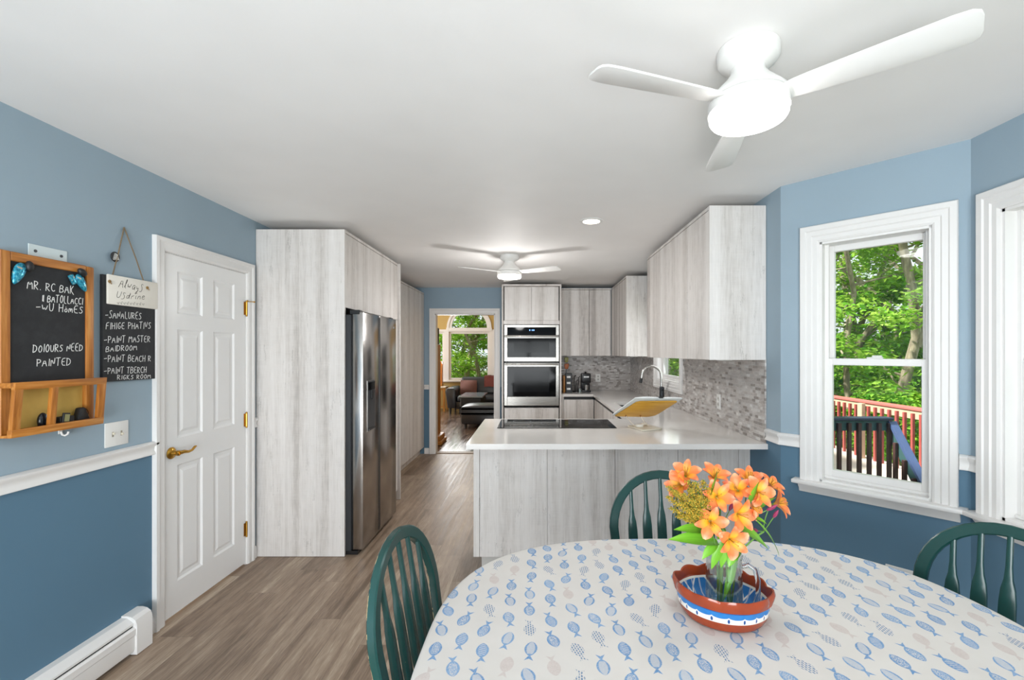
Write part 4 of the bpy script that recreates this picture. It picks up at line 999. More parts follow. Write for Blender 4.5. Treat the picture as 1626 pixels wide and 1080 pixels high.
# ------------------------------------------------------------------ ceiling fans and lights
def make_fan(label, loc, rz, power, down):
    r = thing('ceiling_fan', label, 'ceiling fan', (loc[0], loc[1], ZC), rz, 'white ceiling fans')
    MB().lathe([(.092, -.001), (.092, -.030), (.086, -.040), (.060, -.055), (.052, -.06)], 32).build('canopy', M_plastic, r, local=True)
    MB().lathe([(.050, -.055), (.052, -.075), (.07, -.10), (.108, -.138), (.118, -.150), (.119, -.158), (.112, -.160)], 32).build('motor_housing', M_plastic, r, local=True)
    MB().lathe([(.108, -.1605), (.118, -.162), (.120, -.170), (.120, -.196), (.114, -.200)], 32).build('light_collar', M_plastic, r, local=True)
    MB().lathe([(.115, -.198), (.116, -.212), (.110, -.222), (.09, -.226), (.002, -.227)], 32).build('light_diffuser', M_lampdisc, r, local=True)
    for k in range(3):
        M = Matrix.Rotation(k*2*PI/3, 4, 'Z') @ Matrix.Translation((0, 0, -.168)) @ Matrix.Rotation(R(-11), 4, 'X')
        mb = MB(M); o = []
        for x, y in ((.10, .030), (.13, .038), (.18, .043), (.34, .052), (.48, .058), (.515, .055), (.530, .044), (.535, .026)): o.append((x, y, -.003))
        mb.prism(o+[(x, -y, z) for x, y, z in reversed(o)], (0, 0, .007), bev=.002); mb.build('blade', M_plastic, r, local=True)
    l = lamp('fan_lamp', 'POINT', (0, 0, -.5), power, (0, 0, 0), (1, .985, .965), shadow_soft_size=.08); l.parent = r
    l = lamp('fan_downlight', 'AREA', (0, 0, -.232), power*down, (0, 0, 0), (1, .985, .965), shape='DISK', size=.21); l.parent = r
    return r
make_fan('white three-blade ceiling fan with lit round light above the dining table', (.673, 1.46), R(78), .5, 3.)
make_fan('small white ceiling fan with lit round light farther back above the kitchen', (-.248, 4.55), R(94), 10, 1.)
r = thing('recessed_light', 'round recessed ceiling light glowing over the peninsula', 'light', (.411, 3.355, ZC), group=None)
MB().lathe([(.062, -.0005), (.062, -.006), (.085, -.004), (.087, -.0005)], 32, cap=False).build('trim_ring', M_plastic, r, local=True)
MB().lathe([(.002, -.004), (.0615, -.004), (.0615, -.0006)], 32).build('lens', M_lampdisc2, r, local=True)
l = lamp('downlight', 'AREA', (0, 0, -.012), 1.5, (0, 0, 0), (1, .96, .9), shape='DISK', size=.12); l.parent = r

# ------------------------------------------------------------------ left wall: heater, switch, boards
r = thing('baseboard_heater', 'low white baseboard heater along the blue wall left of the door', 'heater', (XL+.035, 1.1, 0))
X0 = XL+.001; ya, yb = -.6, 2.285
MB().sweep([(0, .02), (.012, .02), (.012, .155), (.062, .148), (.062, .158), (.03, .182), (0, .185)], [((X0, y, 0), (1,0,0), (0,0,1)) for y in (ya, yb)]).build('back_cover', M_white, r, ang=20)
MB().sweep([(.058, .022), (.064, .022), (.068, .035), (.068, .098), (.073, .104), (.073, .132), (.064, .140), (.058, .140)], [((X0, y, 0), (1,0,0), (0,0,1)) for y in (ya, yb)]).build('front_panel', M_white, r, ang=20)
MB().box(X0+.014, X0+.056, ya, yb, .03, .145).build('heating_fins', M_matblack, r)
mb = MB().sweep([(0, .004), (.078, .004), (.078, .150), (.070, .172), (.052, .186), (.03, .192), (0, .192)], [((X0, y, 0), (1,0,0), (0,0,1)) for y in (2.27, 2.362)]); mb.build('end_cap', M_white, r, ang=20)

FW = lambda Y, Z: FL @ Matrix.Translation((Y+2.2, 0, Z))
r = thing('light_switch', 'white double light switch plate below the small slate', 'light switch', (XL+.003, 2.243, 1.035))
MB(FW(2.243, 1.093)).box(-.063, .063, -.006, -.0005, -.058, .058, .003, 2).build('plate', M_plastic, r)
for q in (-.023, .023):
    MB(FW(2.243, 1.093)).box(q-.005, q+.005, -.0063, -.0055, -.012, .012).build('slot', plain('beige switch slot', '#a39c8c', .6), r)
    MB(FW(2.243, 1.093)).box(q-.0035, q+.0035, -.016, -.006, -.001 if q < 0 else -.009, .009 if q < 0 else .001, .001).build('toggle', plain('ivory toggle', '#cfc8b6', .4), r)

FONT = {'A':[[(0,0),(.3,1),(.6,0)],[(.12,.38),(.48,.38)]],'B':[[(0,0),(0,1),(.4,.95),(.5,.75),(.38,.56),(.02,.52)],[(.3,.53),(.55,.35),(.5,.08),(0,0)]],
'C':[[(.55,.85),(.35,1),(.1,.8),(.02,.45),(.15,.08),(.4,0),(.56,.14)]],'D':[[(.02,0),(.05,1)],[(-.05,.97),(.4,.9),(.6,.5),(.4,.1),(0,0)]],'E':[[(.5,1),(.04,.97),(.02,.02),(.52,0)],[(.03,.5),(.4,.52)]],
'F':[[(.5,1),(.04,.96),(.03,0)],[(.03,.52),(.4,.54)]],'G':[[(.5,.85),(.3,1),(.05,.6),(.1,.1),(.4,0),(.52,.4),(.3,.4)]],'H':[[(.05,0),(.02,1)],[(.52,1),(.5,0)],[(.03,.5),(.52,.54)]],'I':[[(.12,0),(.14,1)]],
'K':[[(.04,0),(.05,1)],[(.5,1),(.06,.45),(.6,-.1)]],'L':[[(.06,1),(.03,.02),(.48,0)]],'M':[[(0,0),(.08,1),(.33,.35),(.58,1),(.68,0)]],'N':[[(.02,0),(.06,1),(.48,.03),(.54,1)]],'O':[[(.3,1),(.04,.65),(.1,.1),(.35,0),(.56,.4),(.48,.88),(.26,1)]],
'P':[[(.06,0),(.03,1)],[(-.03,.97),(.42,.95),(.52,.7),(.36,.5),(.05,.45)]],'R':[[(.04,0),(.03,1)],[(-.03,.98),(.42,.95),(.48,.7),(.32,.52),(.05,.5),(.55,0)]],'S':[[(.5,.9),(.3,1),(.08,.82),(.2,.58),(.45,.4),(.42,.1),(.15,0),(0,.12)]],
'T':[[(-.03,.97),(.58,1)],[(.28,.97),(.25,0)]],'U':[[(.02,1),(.05,.2),(.25,0),(.5,.2),(.52,1)]],'V':[[(0,1),(.25,0),(.52,1)]],'W':[[(0,.8),(.12,.1),(.3,.55),(.45,.05),(.66,.75)]],'Y':[[(0,1),(.25,.5),(.5,1)],[(.25,.5),(.22,0)]],
'-':[[(0,.45),(.5,.5)]],'.':[[(.1,.02),(.16,.06)]],' ':[],'1':[[(.15,.95),(.17,.05)],[(.32,1),(.34,.0)]],
'm':[[(0,0),(.05,.55),(.05,.4),(.22,.58),(.25,0),(.28,.4),(.45,.58),(.5,0)]],'e':[[(.03,.3),(.4,.34),(.3,.56),(.06,.45),(.06,.1),(.3,0),(.44,.12)]],'s':[[(.38,.7),(.14,.8),(.06,.6),(.36,.35),(.32,-.1),(0,-.1)]],'o':[[(.2,.55),(.03,.3),(.15,0),(.38,.15),(.36,.5),(.2,.55)],[(.16,.75),(.22,.78)]],
'a':[[(.4,.5),(.15,.52),(.03,.2),(.2,0),(.38,.3),(.4,.5),(.42,.02)]],'l':[[(0,.1),(.2,.7),(.22,1),(.1,.9),(.1,.1),(.25,.02)]],'w':[[(0,.5),(.08,.05),(.22,.4),(.32,.03),(.5,.55)]],'y':[[(.02,.5),(.12,.1),(.34,.5),(.3,-.2),(.1,-.45),(.05,-.25),(.4,.08)]],
'c':[[(.38,.45),(.2,.55),(.04,.25),(.18,0),(.4,.12)]],'h':[[(.02,0),(.2,.8),(.24,1.05),(.12,.95),(.1,0),(.2,.45),(.36,.5),(.36,.05),(.45,.02)]],'r':[[(.02,0),(.08,.5),(.14,.38),(.34,.52)]],'d':[[(.36,.45),(.14,.52),(.03,.2),(.2,0),(.38,.3),(.48,1.05),(.42,.02)]],
'i':[[(.1,.5),(.08,.05),(.2,.02)],[(.12,.75),(.15,.78)]],'n':[[(0,0),(.06,.52),(.08,.3),(.26,.52),(.34,.4),(.36,0)]],'u':[[(0,.5),(.04,.1),(.2,0),(.36,.4),(.36,.5),(.38,.02)]],'t':[[(.2,.95),(.14,.1),(.28,0)],[(0,.6),(.36,.64)]]}
rt = random.Random(3)
def scrawl(mb, text, p0, p1, h, rad, slant=.06, jit=.03):
    """hand lettering on the left wall; p0,p1 = (Y,Z) of the baseline's ends on plane x=xx (third value)"""
    adv = {c: max([q[0] for s_ in FONT[c] for q in s_] or [.3])+.2 for c in set(text)}
    tot = sum(adv[c] for c in text)-.2; sx = (p1[1]-p0[1])/tot; cur = 0.; L = p1-p0
    for c in text:
        j = rt.uniform(-jit, jit); sc_ = rt.uniform(.9, 1.1)
        for st in FONT[c]:
            pts = []
            for x, y in st:
                t = (cur+x)*sx; y = y*sc_+j
                pts.append(Vector((p0.x, p0.y+t+slant*y*h, p0.z+(p1.z-p0.z)*t/(p1.y-p0.y)+y*h)))
            if len(pts) > 2: # round the corners
                q = [pts[0]]
                for a, b in zip(pts, pts[1:]): q += [a.lerp(b, .3), a.lerp(b, .7)]
                pts = q+[pts[-1]]
            mb.tube(pts, rad, 5, flat=((1, 0, 0), .35))
        cur += adv[c]
BX = XL+.028                                                            # face of the chalkboard
r = thing('message_board', 'oak framed chalkboard with chalk writing and a letter bin below', 'message board', (XL+.02, 1.91, 1.165))
by0, by1, bz0, bz1 = 1.726, 2.096, 1.165, 1.873
mb = MB(); mb.box(XL+.001, XL+.036, by0, by0+.036, bz0, bz1-.0, .003); mb.build('stile', M_oak_v, r)
MB().box(XL+.001, XL+.036, by1-.036, by1, bz0, bz1-.002, .006, 2).build('stile', M_oak_v, r)
MB().box(XL+.001, XL+.035, by0+.036, by1-.036, bz1-.036, bz1-.0005, .003).build('top_rail', M_oak_h, r)
MB().box(XL+.001, XL+.034, by0+.036, by1-.036, 1.345, 1.368, .002).build('middle_rail', M_oak_h, r)
MB().box(XL+.006, BX, by0+.034, by1-.034, 1.366, bz1-.034).build('chalkboard', M_chalkboard, r)
MB().box(XL+.004, XL+.016, by0+.034, by1-.034, bz0+.012, 1.346).build('bin_back', plain('ochre cork panel', '#c9a553', .7, var=.1), r)
fxt, fxb = -1.936, -1.953                                                # slanting front of the bin
def post(y0, y1, nm='bin_post'):
    MB().prism([(fxb-.016, y0, bz0), (fxb, y0, bz0), (fxt, y0, 1.37), (fxt-.016, y0, 1.37)], (0, y1-y0, 0), bev=.0015).build(nm, M_oak_v, r)
post(by0+.001, by0+.03); post(1.862, 1.886); post(by1-.03, by1)
MB().prism([(fxt-.018, by0, 1.345), (fxt-.002, by0, 1.345), (fxt+.001, by0, 1.374), (fxt-.017, by0, 1.374)], (0, by1-by0, 0), bev=.0015).build('bin_rail', M_oak_h, r)
MB().prism([(fxb-.018, by0, bz0), (fxb+.001, by0, bz0), (fxb+.004, by0, bz0+.03), (fxb-.015, by0, bz0+.03)], (0, by1-by0, 0), bev=.0015).build('bin_rail', M_oak_h, r)
MB().box(XL+.002, fxb-.014, by0, by1, bz0, bz0+.010, .001).build('bin_floor', M_oak_h, r)
for y in (by0, by1-.012): MB().box(XL+.034, fxt-.014, y, y+.012, 1.352, 1.372, .001).build('bin_side_rail', M_oak_h, r)
mb = MB(); q = BX+.0006
for t, a, b, h in (('MR. RC BAK', (43, 458), (117, 467), .033), ('1 BATOLLACCI', (66, 479), (131, 484), .030), ('-WU HomES', (57, 493), (131, 498), .031), ('DOIOURS NEED', (52, 560), (131, 557), .030), ('PAINTED', (58, 582), (112, 580), .031)):
    mb = MB(); scrawl(mb, t, on_x(q, *a), on_x(q, *b), h, .0016); mb.build('chalk_lettering', M_chalk, r, smooth=False)
for (px, py), lab, rot in (((30, 427), 'teal foil clip with a black cap at the upper left corner of the chalkboard', -.35), ((124, 443), 'teal foil clip with a black cap at the upper right corner of the chalkboard', .5)):
    c = on_x(BX+.006, px, py); t_ = thing('magnet_clip', lab, 'clip', c, 0, 'teal clips on the chalkboard')
    M = Matrix.Translation(c) @ Matrix.Rotation(rot, 4, 'X')
    g = NT('teal iridescent foil'); n = g.noise(g.n('ShaderNodeTexCoord').outputs['Object'], 90., 2)
    g.fin(g.ramp(n, [(.3, '#12506e'), (.45, '#2b8fae'), (.6, '#4cb7cf'), (.68, '#d8b98f'), (.8, '#e9eef0')]), .2, .5)
    mb = MB(M); s_ = 1.35 if px < 60 else 1.2; M = M @ Matrix.Scale(1.15, 4)
    b_ = bmesh.new(); bmesh.ops.create_icosphere(b_, subdivisions=3, radius=1)
    for v in b_.verts: v.co = Vector((v.co.x*.010+.006, v.co.y*.015*s_*(1+.35*v.co.z), (v.co.z-.45)*.034*s_))
    mb.bm(b_); mb.build('foil_body', g.m, t_)
    b_ = bmesh.new(); bmesh.ops.create_icosphere(b_, subdivisions=2, radius=1); mb = MB(M)
    for v in b_.verts: v.co = Vector((v.co.x*.011+.010, v.co.y*.014+.018, v.co.z*.017+.020-.3*v.co.y*.02))
    mb.bm(b_); mb.build('cap', M_matblack, t_)
    if px > 60: MB(M).box(.0, .010, -.035, -.016, -.012, .026, .004, 2).build('foil_tab', g.m, t_)
# mounting plate above the board, hook below
r = thing('mounting_bracket', 'pale steel plate with two screws above the chalkboard frame', 'bracket', (XL+.004, 1.95, 1.874))
a, b = on_x(XL+.004, 45, 386), on_x(XL+.004, 107, 400)
MB().box(XL+.0005, XL+.004, a.y, b.y, 1.874, a.z, .0015).build('plate', M_galv, r)
for y in (a.y+.026, b.y-.026): MB(Matrix.Translation((XL+.004, y, a.z-.026)) @ Matrix.Rotation(PI/2, 4, 'Y')).lathe([(.0065, -.001), (.006, .002), (.003, .0028)], 12).build('screw', plain('dark screw', '#4b4f52', .5, .5), r)
r = thing('wall_hook', 'small white adhesive hook under the letter bin', 'hook', (XL+.004, 1.94, 1.12))
p = on_x(XL+.006, 97, 684)
MB().box(XL+.0005, XL+.005, p.y-.009, p.y+.009, p.z-.014, 1.164, .0015).build('plate', M_plastic, r)
MB().tube([(XL+.006, p.y, p.z-.004), (XL+.009, p.y+.002, p.z-.018), (XL+.016, p.y+.006, p.z-.022), (XL+.024, p.y+.010, p.z-.016), (XL+.026, p.y+.012, p.z-.006)], .004, 8).build('hook_arm', M_plastic, r)
# things in the letter bin
zb = bz0+.0105
b_ = bmesh.new(); bmesh.ops.create_icosphere(b_, subdivisions=3, radius=1)
for v in b_.verts: v.co = Vector((-1.990+v.co.x*.013, 1.872+v.co.y*.019, zb+.034+v.co.z*.034))
t_ = thing('computer_mouse', 'black computer mouse standing on end in the left half of the bin', 'mouse', (-1.990, 1.872, zb))
MB().bm(b_).build('shell', plain('black gloss plastic', '#17191d', .2), t_); MB().box(-1.9805, -1.9765, 1.876, 1.888, zb+.040, zb+.060, .001).build('glint_button', plain('grey blue button', '#7d98a6', .2), t_)  # pale box on the shell, its glint is put into the colour
t_ = thing('wallet', 'small black wallet lying in the right half of the bin beside the post', 'wallet', (-1.985, 1.94, zb))
MB().box(-2.0, -1.972, 1.925, 1.985, zb, zb+.042, .003).build('lower_flap', plain('black leather', '#1a1a1c', .5), t_); MB(Matrix.Translation((-1.966, 1.925, zb+.016)) @ Matrix.Rotation(R(-8), 4, 'X')).box(-.004, .004, -.002, .028, 0, .044, .002).build('upper_flap', plain('black leather', '#1a1a1c', .5), t_)
MB(Matrix.Translation((-1.9614, 1.925, zb+.016)) @ Matrix.Rotation(R(-8), 4, 'X')).box(-.0004, .0004, .004, .024, .008, .038).build('card_window', plain('olive card', '#8d8a5e', .5), t_)
t_ = thing('cable_pouch', 'black pouch with a thin cable loop at the right end of the bin', 'pouch', (-1.985, 2.02, zb))
MB().prism([(-2.0, 1.996, zb), (-2.0, 2.064, zb), (-2.0, 2.052, zb+.030), (-2.0, 2.036, zb+.070), (-2.0, 2.014, zb+.070), (-2.0, 2.003, zb+.03)], (.026, 0, 0), bev=.005).build('pouch', plain('black nylon', '#16171a', .55), t_)
MB().tube([(-1.985, 2.032+.018*k/10+.016*math.sin(PI*k/10), zb+.070-.055*k/10+.008*math.sin(PI*k/10)) for k in range(11)], .0014, 6).build('cable', M_black, t_)

# hanging slate with plaque
r = thing('hanging_slate', 'frameless black slate to-do list hung from a brown cord with a cream plaque', 'sign', (XL+.01, 2.30, 1.345))
SX = XL+.016; sa, sb = 2.158, 2.455; sz0, sz1 = 1.348, 1.852
MB().box(XL+.001, SX, sa, sb, sz0, sz1, .001).build('slate', M_chalkboard, r)
pl = MB().box(SX+.0005, SX+.011, sa+.014, sb+.006, 1.715, sz1+.004, .004, 2).build('plaque', plain('cream painted plaque', '#e7e2d8', .6, var=.03), r)
mb = MB(); q = SX+.0114
for t, a, b, h in (('Always', (188, 456), (225, 463), .045), ('Usdrine', (184, 473), (229, 476), .036)): scrawl(mb, t, on_x(q, *a), on_x(q, *b), h, .0011, .3, .05)
for k in range(9):
    o_ = on_x(q, 186+5*k, 480+.25*k); mb.tube([o_, o_+Vector((0, .006, -.009)), o_+Vector((0, .011, .002+.004*(k % 2)))], .0009, 4, flat=((1,0,0), .35))
mb.build('plaque_lettering', M_ink, pl, smooth=False)
mb = MB(); q = SX+.0006
for t, a, b, h in (('-SANALURES', (167, 505), (224, 507), .034), ('FIHIGE PHATIVS', (168, 523), (239, 522), .033), ('-PAINT MASTER', (165, 545), (238, 543), .033), ('BAIDROOM', (168, 559), (217, 556), .026), ('-PAINT BEACH R', (165, 575), (239, 574), .032), ('-PAINT TBERCH', (165, 594), (232, 592), .032), ('RIGKS ROOM', (186, 603), (239, 601), .021)):
    mb = MB(); scrawl(mb, t, on_x(q, *a), on_x(q, *b), h, .0015); mb.build('chalk_lettering', M_chalk, r, smooth=False)
ap = on_x(XL+.006, 197, 361)
for px, py in ((178, 447), (233, 456)):
    e_ = on_x(SX+.012, px, py); mb = MB().tube([ap, ap.lerp(e_, .5), (e_.x-.006, e_.y, e_.z+.0)], .0028, 7); mb.build('cord', M_rope, r)
for px, py in ((174, 447), (234, 457)):
    e_ = on_x(SX+.0125, px, py); MB().ball(e_, .0045, .008, .008, 8, 6).tube([e_+Vector((.002, 0, 0)), e_+Vector((.004, .006, -.012))], .0022, 6).build('knot', plain('tan knot', '#8d6f45', .9, var=.2, scale=200), r)
c = on_x(XL+.014, 183, 408)
t_ = thing('round_pin', 'round black and white pin badge on the cord above the slate', 'pin', c)
MB(Matrix.Translation(c) @ Matrix.Rotation(PI/2, 4, 'Y')).lathe([(.023, -.003), (.025, 0), (.022, .003), (.002, .004)], 20).build('disc', plain('black enamel', '#1d1f22', .3), t_)
mb = MB()
for k in range(5): mb.tube([c+Vector((.0042, -.016+.002*k, -.014+.007*k)), c+Vector((.0045, 0, -.010+.006*k)), c+Vector((.0042, .016-.002*k, -.010+.005*k))], .0020, 4)
mb.build('pale_print', plain('off white print', '#dadad6', .5), t_)

# ------------------------------------------------------------------ outlets
def outlet(label, F, x, z, flat=False):
    r = thing('wall_outlet', label, 'outlet', F @ Vector((x, -.005, z-.057)), 0, 'white wall outlets'); M = F @ Matrix.Translation((x, 0, z))
    if flat: M = M @ Matrix.Rotation(PI/2, 4, 'Y')
    MB(M).box(-.036, .036, -.0155, -.0095, -.058, .058, .003).build('plate', M_plastic, r)
    for q in (-.021, .021):
        MB(M).box(-.013, .013, -.0175, -.0155, q-.014, q+.014, .004).build('receptacle', plain('outlet face grey', '#c9c7c2', .4), r)
        MB(M).box(-.0065, -.0035, -.0179, -.0176, q-.004, q+.007).box(.0035, .0065, -.0179, -.0176, q-.004, q+.006).build('slots', M_matblack, r)
outlet('white wall outlet in the tiled back wall beside the coffee maker', FBK, .93-XL, 1.115)
outlet('white wall outlet in the mosaic tile above the right end of the peninsula', FR, YB-3.52, 1.113)
outlet('white wall outlet turned sideways low on the blue wall under the bay window', frameM(XR-.009*.739, 2.657-.009*.674, XB-XR, 2.068-2.657) @ Matrix.Translation((0, .0165, 0)), .685*LBAY, .405, True)

# ------------------------------------------------------------------ on the back counter
CTZ = .9338
t_ = thing('drawer_tower', 'narrow black drawer tower with three white labels beside the oven tower', 'organizer', (.47, 6.42, CTZ))
MB().box(.425, .515, 6.37, 6.47, CTZ, CTZ+.265, .003).build('body', M_black, t_)
for k in range(3):
    MB().box(.428, .512, 6.364, 6.371, CTZ+.012+.084*k, CTZ+.088+.084*k, .002).build('drawer', M_black, t_); MB().box(.442, .492, 6.3625, 6.3642, CTZ+.040+.082*k, CTZ+.066+.082*k).build('label', M_plastic, t_)
solo('wooden_board', MB().box(.392, .420, 6.36, 6.60, CTZ, CTZ+.235, .006, 2), M_oak_far, 'honey wooden board standing on edge between oven tower and black drawers', 'board')
for lab, x, z0, z1, c, sh in (('amber spatula head sticking up behind the black drawers, the lower one', .448, CTZ+.262, 1.255, '#b0602c', .034), ('olive spatula head sticking up behind the black drawers, the taller one', .447, CTZ+.262, 1.345, '#8d8a45', .030)):
    yy = 6.52 if z1 > 1.3 else 6.49
    t_ = thing('spatula', lab, 'spatula', (x, yy, CTZ), 0, 'spatulas behind the drawers')
    MB().tube([(x, yy, CTZ+.001), (x, yy, z1)], .006, 8).build('handle', plain('steel blue handle', '#8b9098', .4), t_)
    MB().prism([(x-sh*.55, yy, z1), (x+sh*.55, yy, z1), (x+sh, yy, z1+.05), (x+sh*.8, yy, z1+.075), (x-sh*.8, yy, z1+.075), (x-sh, yy, z1+.05)], (0, .01, 0), bev=.003).build('blade', plain('silicone '+c, c, .4), t_)
t_ = thing('mug_rack', 'black wire mug rack with thin arched bars left of the coffee maker', 'rack', (.585, 6.5, CTZ))
MB().lathe([(.055, 0), (.055, .012), (.02, .02)], 20, (.585, 6.5, CTZ)).build('base', M_black, t_)
for x, h in ((.553, .215), (.58, .15), (.612, .20)): MB().tube([(.585+(x-.585)*.6, 6.5, CTZ+.015), (x, 6.5, CTZ+h*.6), (x+.004, 6.5, CTZ+h), (x+.025, 6.49, CTZ+h+.02)], .0055, 8).build('bar', M_black, t_)
solo('glass_cup', MB().lathe([(.028, 0), (.032, .05), (.030, .05), (.026, .003), (.001, .003)], 20, (.625, 6.41, CTZ)), M_vase, 'small clear cup in front of the coffee maker', 'cup')
t_ = thing('coffee_maker', 'black single-cup coffee maker on the back counter', 'coffee maker', (.715, 6.5, CTZ))
cx0, cx1, cy0 = .655, .778, 6.44
MB().box(cx0, cx1, cy0-.03, 6.62, CTZ, CTZ+.03, .008, 2).build('base', M_black, t_)
MB().box(cx0, cx1, 6.53, 6.62, CTZ+.03, CTZ+.25, .008, 2).build('water_tank', M_black, t_)
MB().box(cx0-.002, cx1+.002, cy0-.02, 6.60, CTZ+.13, CTZ+.262, .012, 2).build('brew_head', M_black, t_)
MB().box(cx0+.025, cx1-.025, cy0-.0225, cy0-.019, CTZ+.205, CTZ+.225, .001).build('chrome_badge', M_chrome, t_)
MB().lathe([(.03, 0), (.036, .07), (.034, .07), (.028, .004), (.001, .004)], 20, ((cx0+cx1)/2, cy0+.02, CTZ+.0305)).build('mug', plain('steel mug', '#b3b1ae', .2, .9), t_)
MB().lathe([(.012, .262), (.02, .275), (.004, .285)], 12, ((cx0+cx1)/2, 6.53, CTZ)).build('lid_knob', M_black, t_)

# ------------------------------------------------------------------ book stand and open cookbook on the peninsula
A, B, C, D = Vector((.600, 3.50, 1.002)), Vector((.890, 3.47, 1.002)), Vector((1.015, 3.27, 1.140)), Vector((.712, 3.30, 1.135))
nn = (D-A).cross(B-A).normalized()
Lf = lambda u, v: (A*(1-u)+B*u)*(1-v)+(D*(1-u)+C*u)*v
t_ = thing('book_stand', 'cream based book stand with a golden tilted back board on the peninsula', 'book stand', (.80, 3.36, CTZ))
cs_ = [Vector((.691, 3.443, 0)), Vector((.755, 3.238, 0)), Vector((.911, 3.319, 0)), Vector((.850, 3.515, 0))]
M_cream = plain('cream enamel', '#ded8c8', .4, var=.04)
MB().prism([c+Vector((0, 0, CTZ)) for c in cs_], (0, 0, .011), bev=.002).build('base', M_cream, t_)
e1 = (cs_[2]-cs_[1]).normalized(); e2 = (cs_[0]-cs_[1]).normalized()
for s0_, w_, h_ in ((.02, .055, .02), (.115, .035, .016)):
    b0 = cs_[1]+e2*(.10 if s0_ < .1 else .16)+e1*(s0_-.0); M = Matrix(((e1.x, e2.x, 0, b0.x), (e1.y, e2.y, 0, b0.y), (0, 0, 1, CTZ+.011), (0, 0, 0, 1)))
    MB(M).box(0, w_, 0, .03, 0, h_, .004, 2).build('rest_block', plain('white block', '#efece4', .4), t_)
pts = []
def rc(u, v, r_, a0): return [Lf(u+r_*math.cos(a0+PI/2*k/5), v+r_*math.sin(a0+PI/2*k/5)) for k in range(6)]
pts = [Lf(.04, 0)]+rc(.80, .2, .2, -PI/2)+rc(.93, .93, .07, 0)+rc(.18, .88, .12, PI/2)+[Lf(0, .05)]
MB().prism(pts, nn*.008, bev=.002).build('back_board', oak('golden lacquer board', ('#b5852a', '#c99632', '#d6a848'), 0), t_)
for u, q in ((.25, .02), (.62, .13)):
    p = Lf(u, .10)-nn*.003; g_ = cs_[1]+e2*.12+e1*q+Vector((0, 0, CTZ+.012)); MB().tube([p, p.lerp(g_, .5)+Vector((0, 0, -.008)), g_], .0026, 7).build('wire_leg', M_cream, t_); MB().ball(p-nn*.002, .007, .007, .007, 8, 6).build('peg', M_oak_far, t_)
t_ = thing('cookbook', 'open white paged cookbook resting on the book stand', 'book', Lf(.5, .3), 0)
cov = plain('pale grey book cover', '#c9cfd0', .5); pg = plain('white paper', '#ecedec', .8)
def slab(u0, u1, v0, v1, n0, n1, nm, m, bow=0.):
    mb = MB(); k = 8; lo = []; hi = []
    for i in range(k+1):
        u = u0+(u1-u0)*i/k; h = bow*math.sin(PI*i/k)
        lo.append((u, n0)); hi.append((u, n1+h))
    vs = [Lf(u, v)+nn*n for v in (v0, v1) for u, n in lo+hi]; K = len(vs)//2; m_ = k+1
    fs = []
    for i in range(k): fs += [(i, i+1, K+i+1, K+i), (m_+i, K+m_+i, K+m_+i+1, m_+i+1), (i, m_+i, m_+i+1, i+1), (K+i, K+i+1, K+m_+i+1, K+m_+i)]
    fs += [(0, K, K+m_, m_), (k, m_+k, K+m_+k, K+k)]
    mb.add(vs, fs); return mb.build(nm, m, t_)
slab(-.05, .50, .0, 1.13, .010, .014, 'cover', cov); slab(.52, 1.04, .0, 1.10, .010, .014, 'cover', cov)
slab(-.04, .49, .01, 1.11, .0145, .021, 'pages', pg, .007); slab(.53, 1.03, .01, 1.08, .0145, .021, 'pages', pg, .006)
slab(.49, .60, .78, 1.115, .0145, .026, 'dark_page_gap', M_matblack)  # black slab put in as the dark gap between the page blocks

# ------------------------------------------------------------------ living room beyond the doorway
t_ = thing('sofa', 'dark leather sofa under the arched window in the far room', 'sofa', (-1.1, 11.6, 0))
MB().box(-1.95, 1.22, 11.2, 12.0, .12, .30, .03, 2).build('base', M_leather, t_)
for k in range(3): x = -1.88+k*1.02; MB().box(x, x+1.0, 11.16, 11.85, .30, .44, .05, 3).build('seat_cushion', M_leather, t_); MB(Matrix.Translation((0, 11.8, .42)) @ Matrix.Rotation(R(-10), 4, 'X')).box(x, x+1.0, -.02, .18, 0, .46, .06, 3).build('back_cushion', M_leather, t_)
MB().prism([(-2.10, 11.15, .14), (-1.90, 11.15, .14), (-1.90, 11.15, .58), (-1.96, 11.15, .64), (-2.12, 11.15, .63), (-2.16, 11.15, .56)], (0, .85, 0), bev=.03).build('arm', M_leather, t_)
for x, y in ((-2.04, 11.2), (1.1, 11.2), (-2.04, 11.92), (1.1, 11.92)): MB().tube([(x, y, .15), (x, y, .002)], [.03, .022], 10).build('foot', M_matblack, t_)
b_ = bmesh.new(); bmesh.ops.create_cube(b_, size=1); bmesh.ops.subdivide_edges(b_, edges=b_.edges, cuts=6, use_grid_fill=True)
for v in b_.verts:
    e = (1-(2*v.co.x)**2)*(1-(2*v.co.z)**2); v.co = Vector((v.co.x*.42*(1-.05*(4*v.co.z**2)), v.co.y*(.03+.15*e), v.co.z*.36))
b_.transform(Matrix.Translation((-1.66, 11.63, .615)) @ Matrix.Rotation(R(-16), 4, 'X'))
solo('throw_pillow', MB().bm(b_), plain('dusty brown fabric', '#6a4943', .9, var=.12), 'dusty brown throw pillow in the left corner of the dark sofa', 'pillow')
mb = MB(); k = 16
for i in range(k):
    x = -1.28+i*.08; w_ = .008*math.sin(i*1.7)
    mb.prism([(x, 11.73, .62+w_), (x, 11.78, .885+w_), (x, 11.86, .905+w_), (x, 12.02, .89+w_), (x, 12.02, .87+w_), (x, 11.87, .885+w_), (x, 11.80, .865+w_), (x, 11.75, .62+w_)], (.081, 0, 0))
solo('throw_blanket', mb, plain('brick red blanket', '#713b36', .9, var=.15), 'brick red blanket draped over the back of the dark sofa', 'blanket')
t_ = thing('coffee_table', 'low dark coffee table with a reflective grey top in the far room', 'table', (-1.36, 10.3, 0))
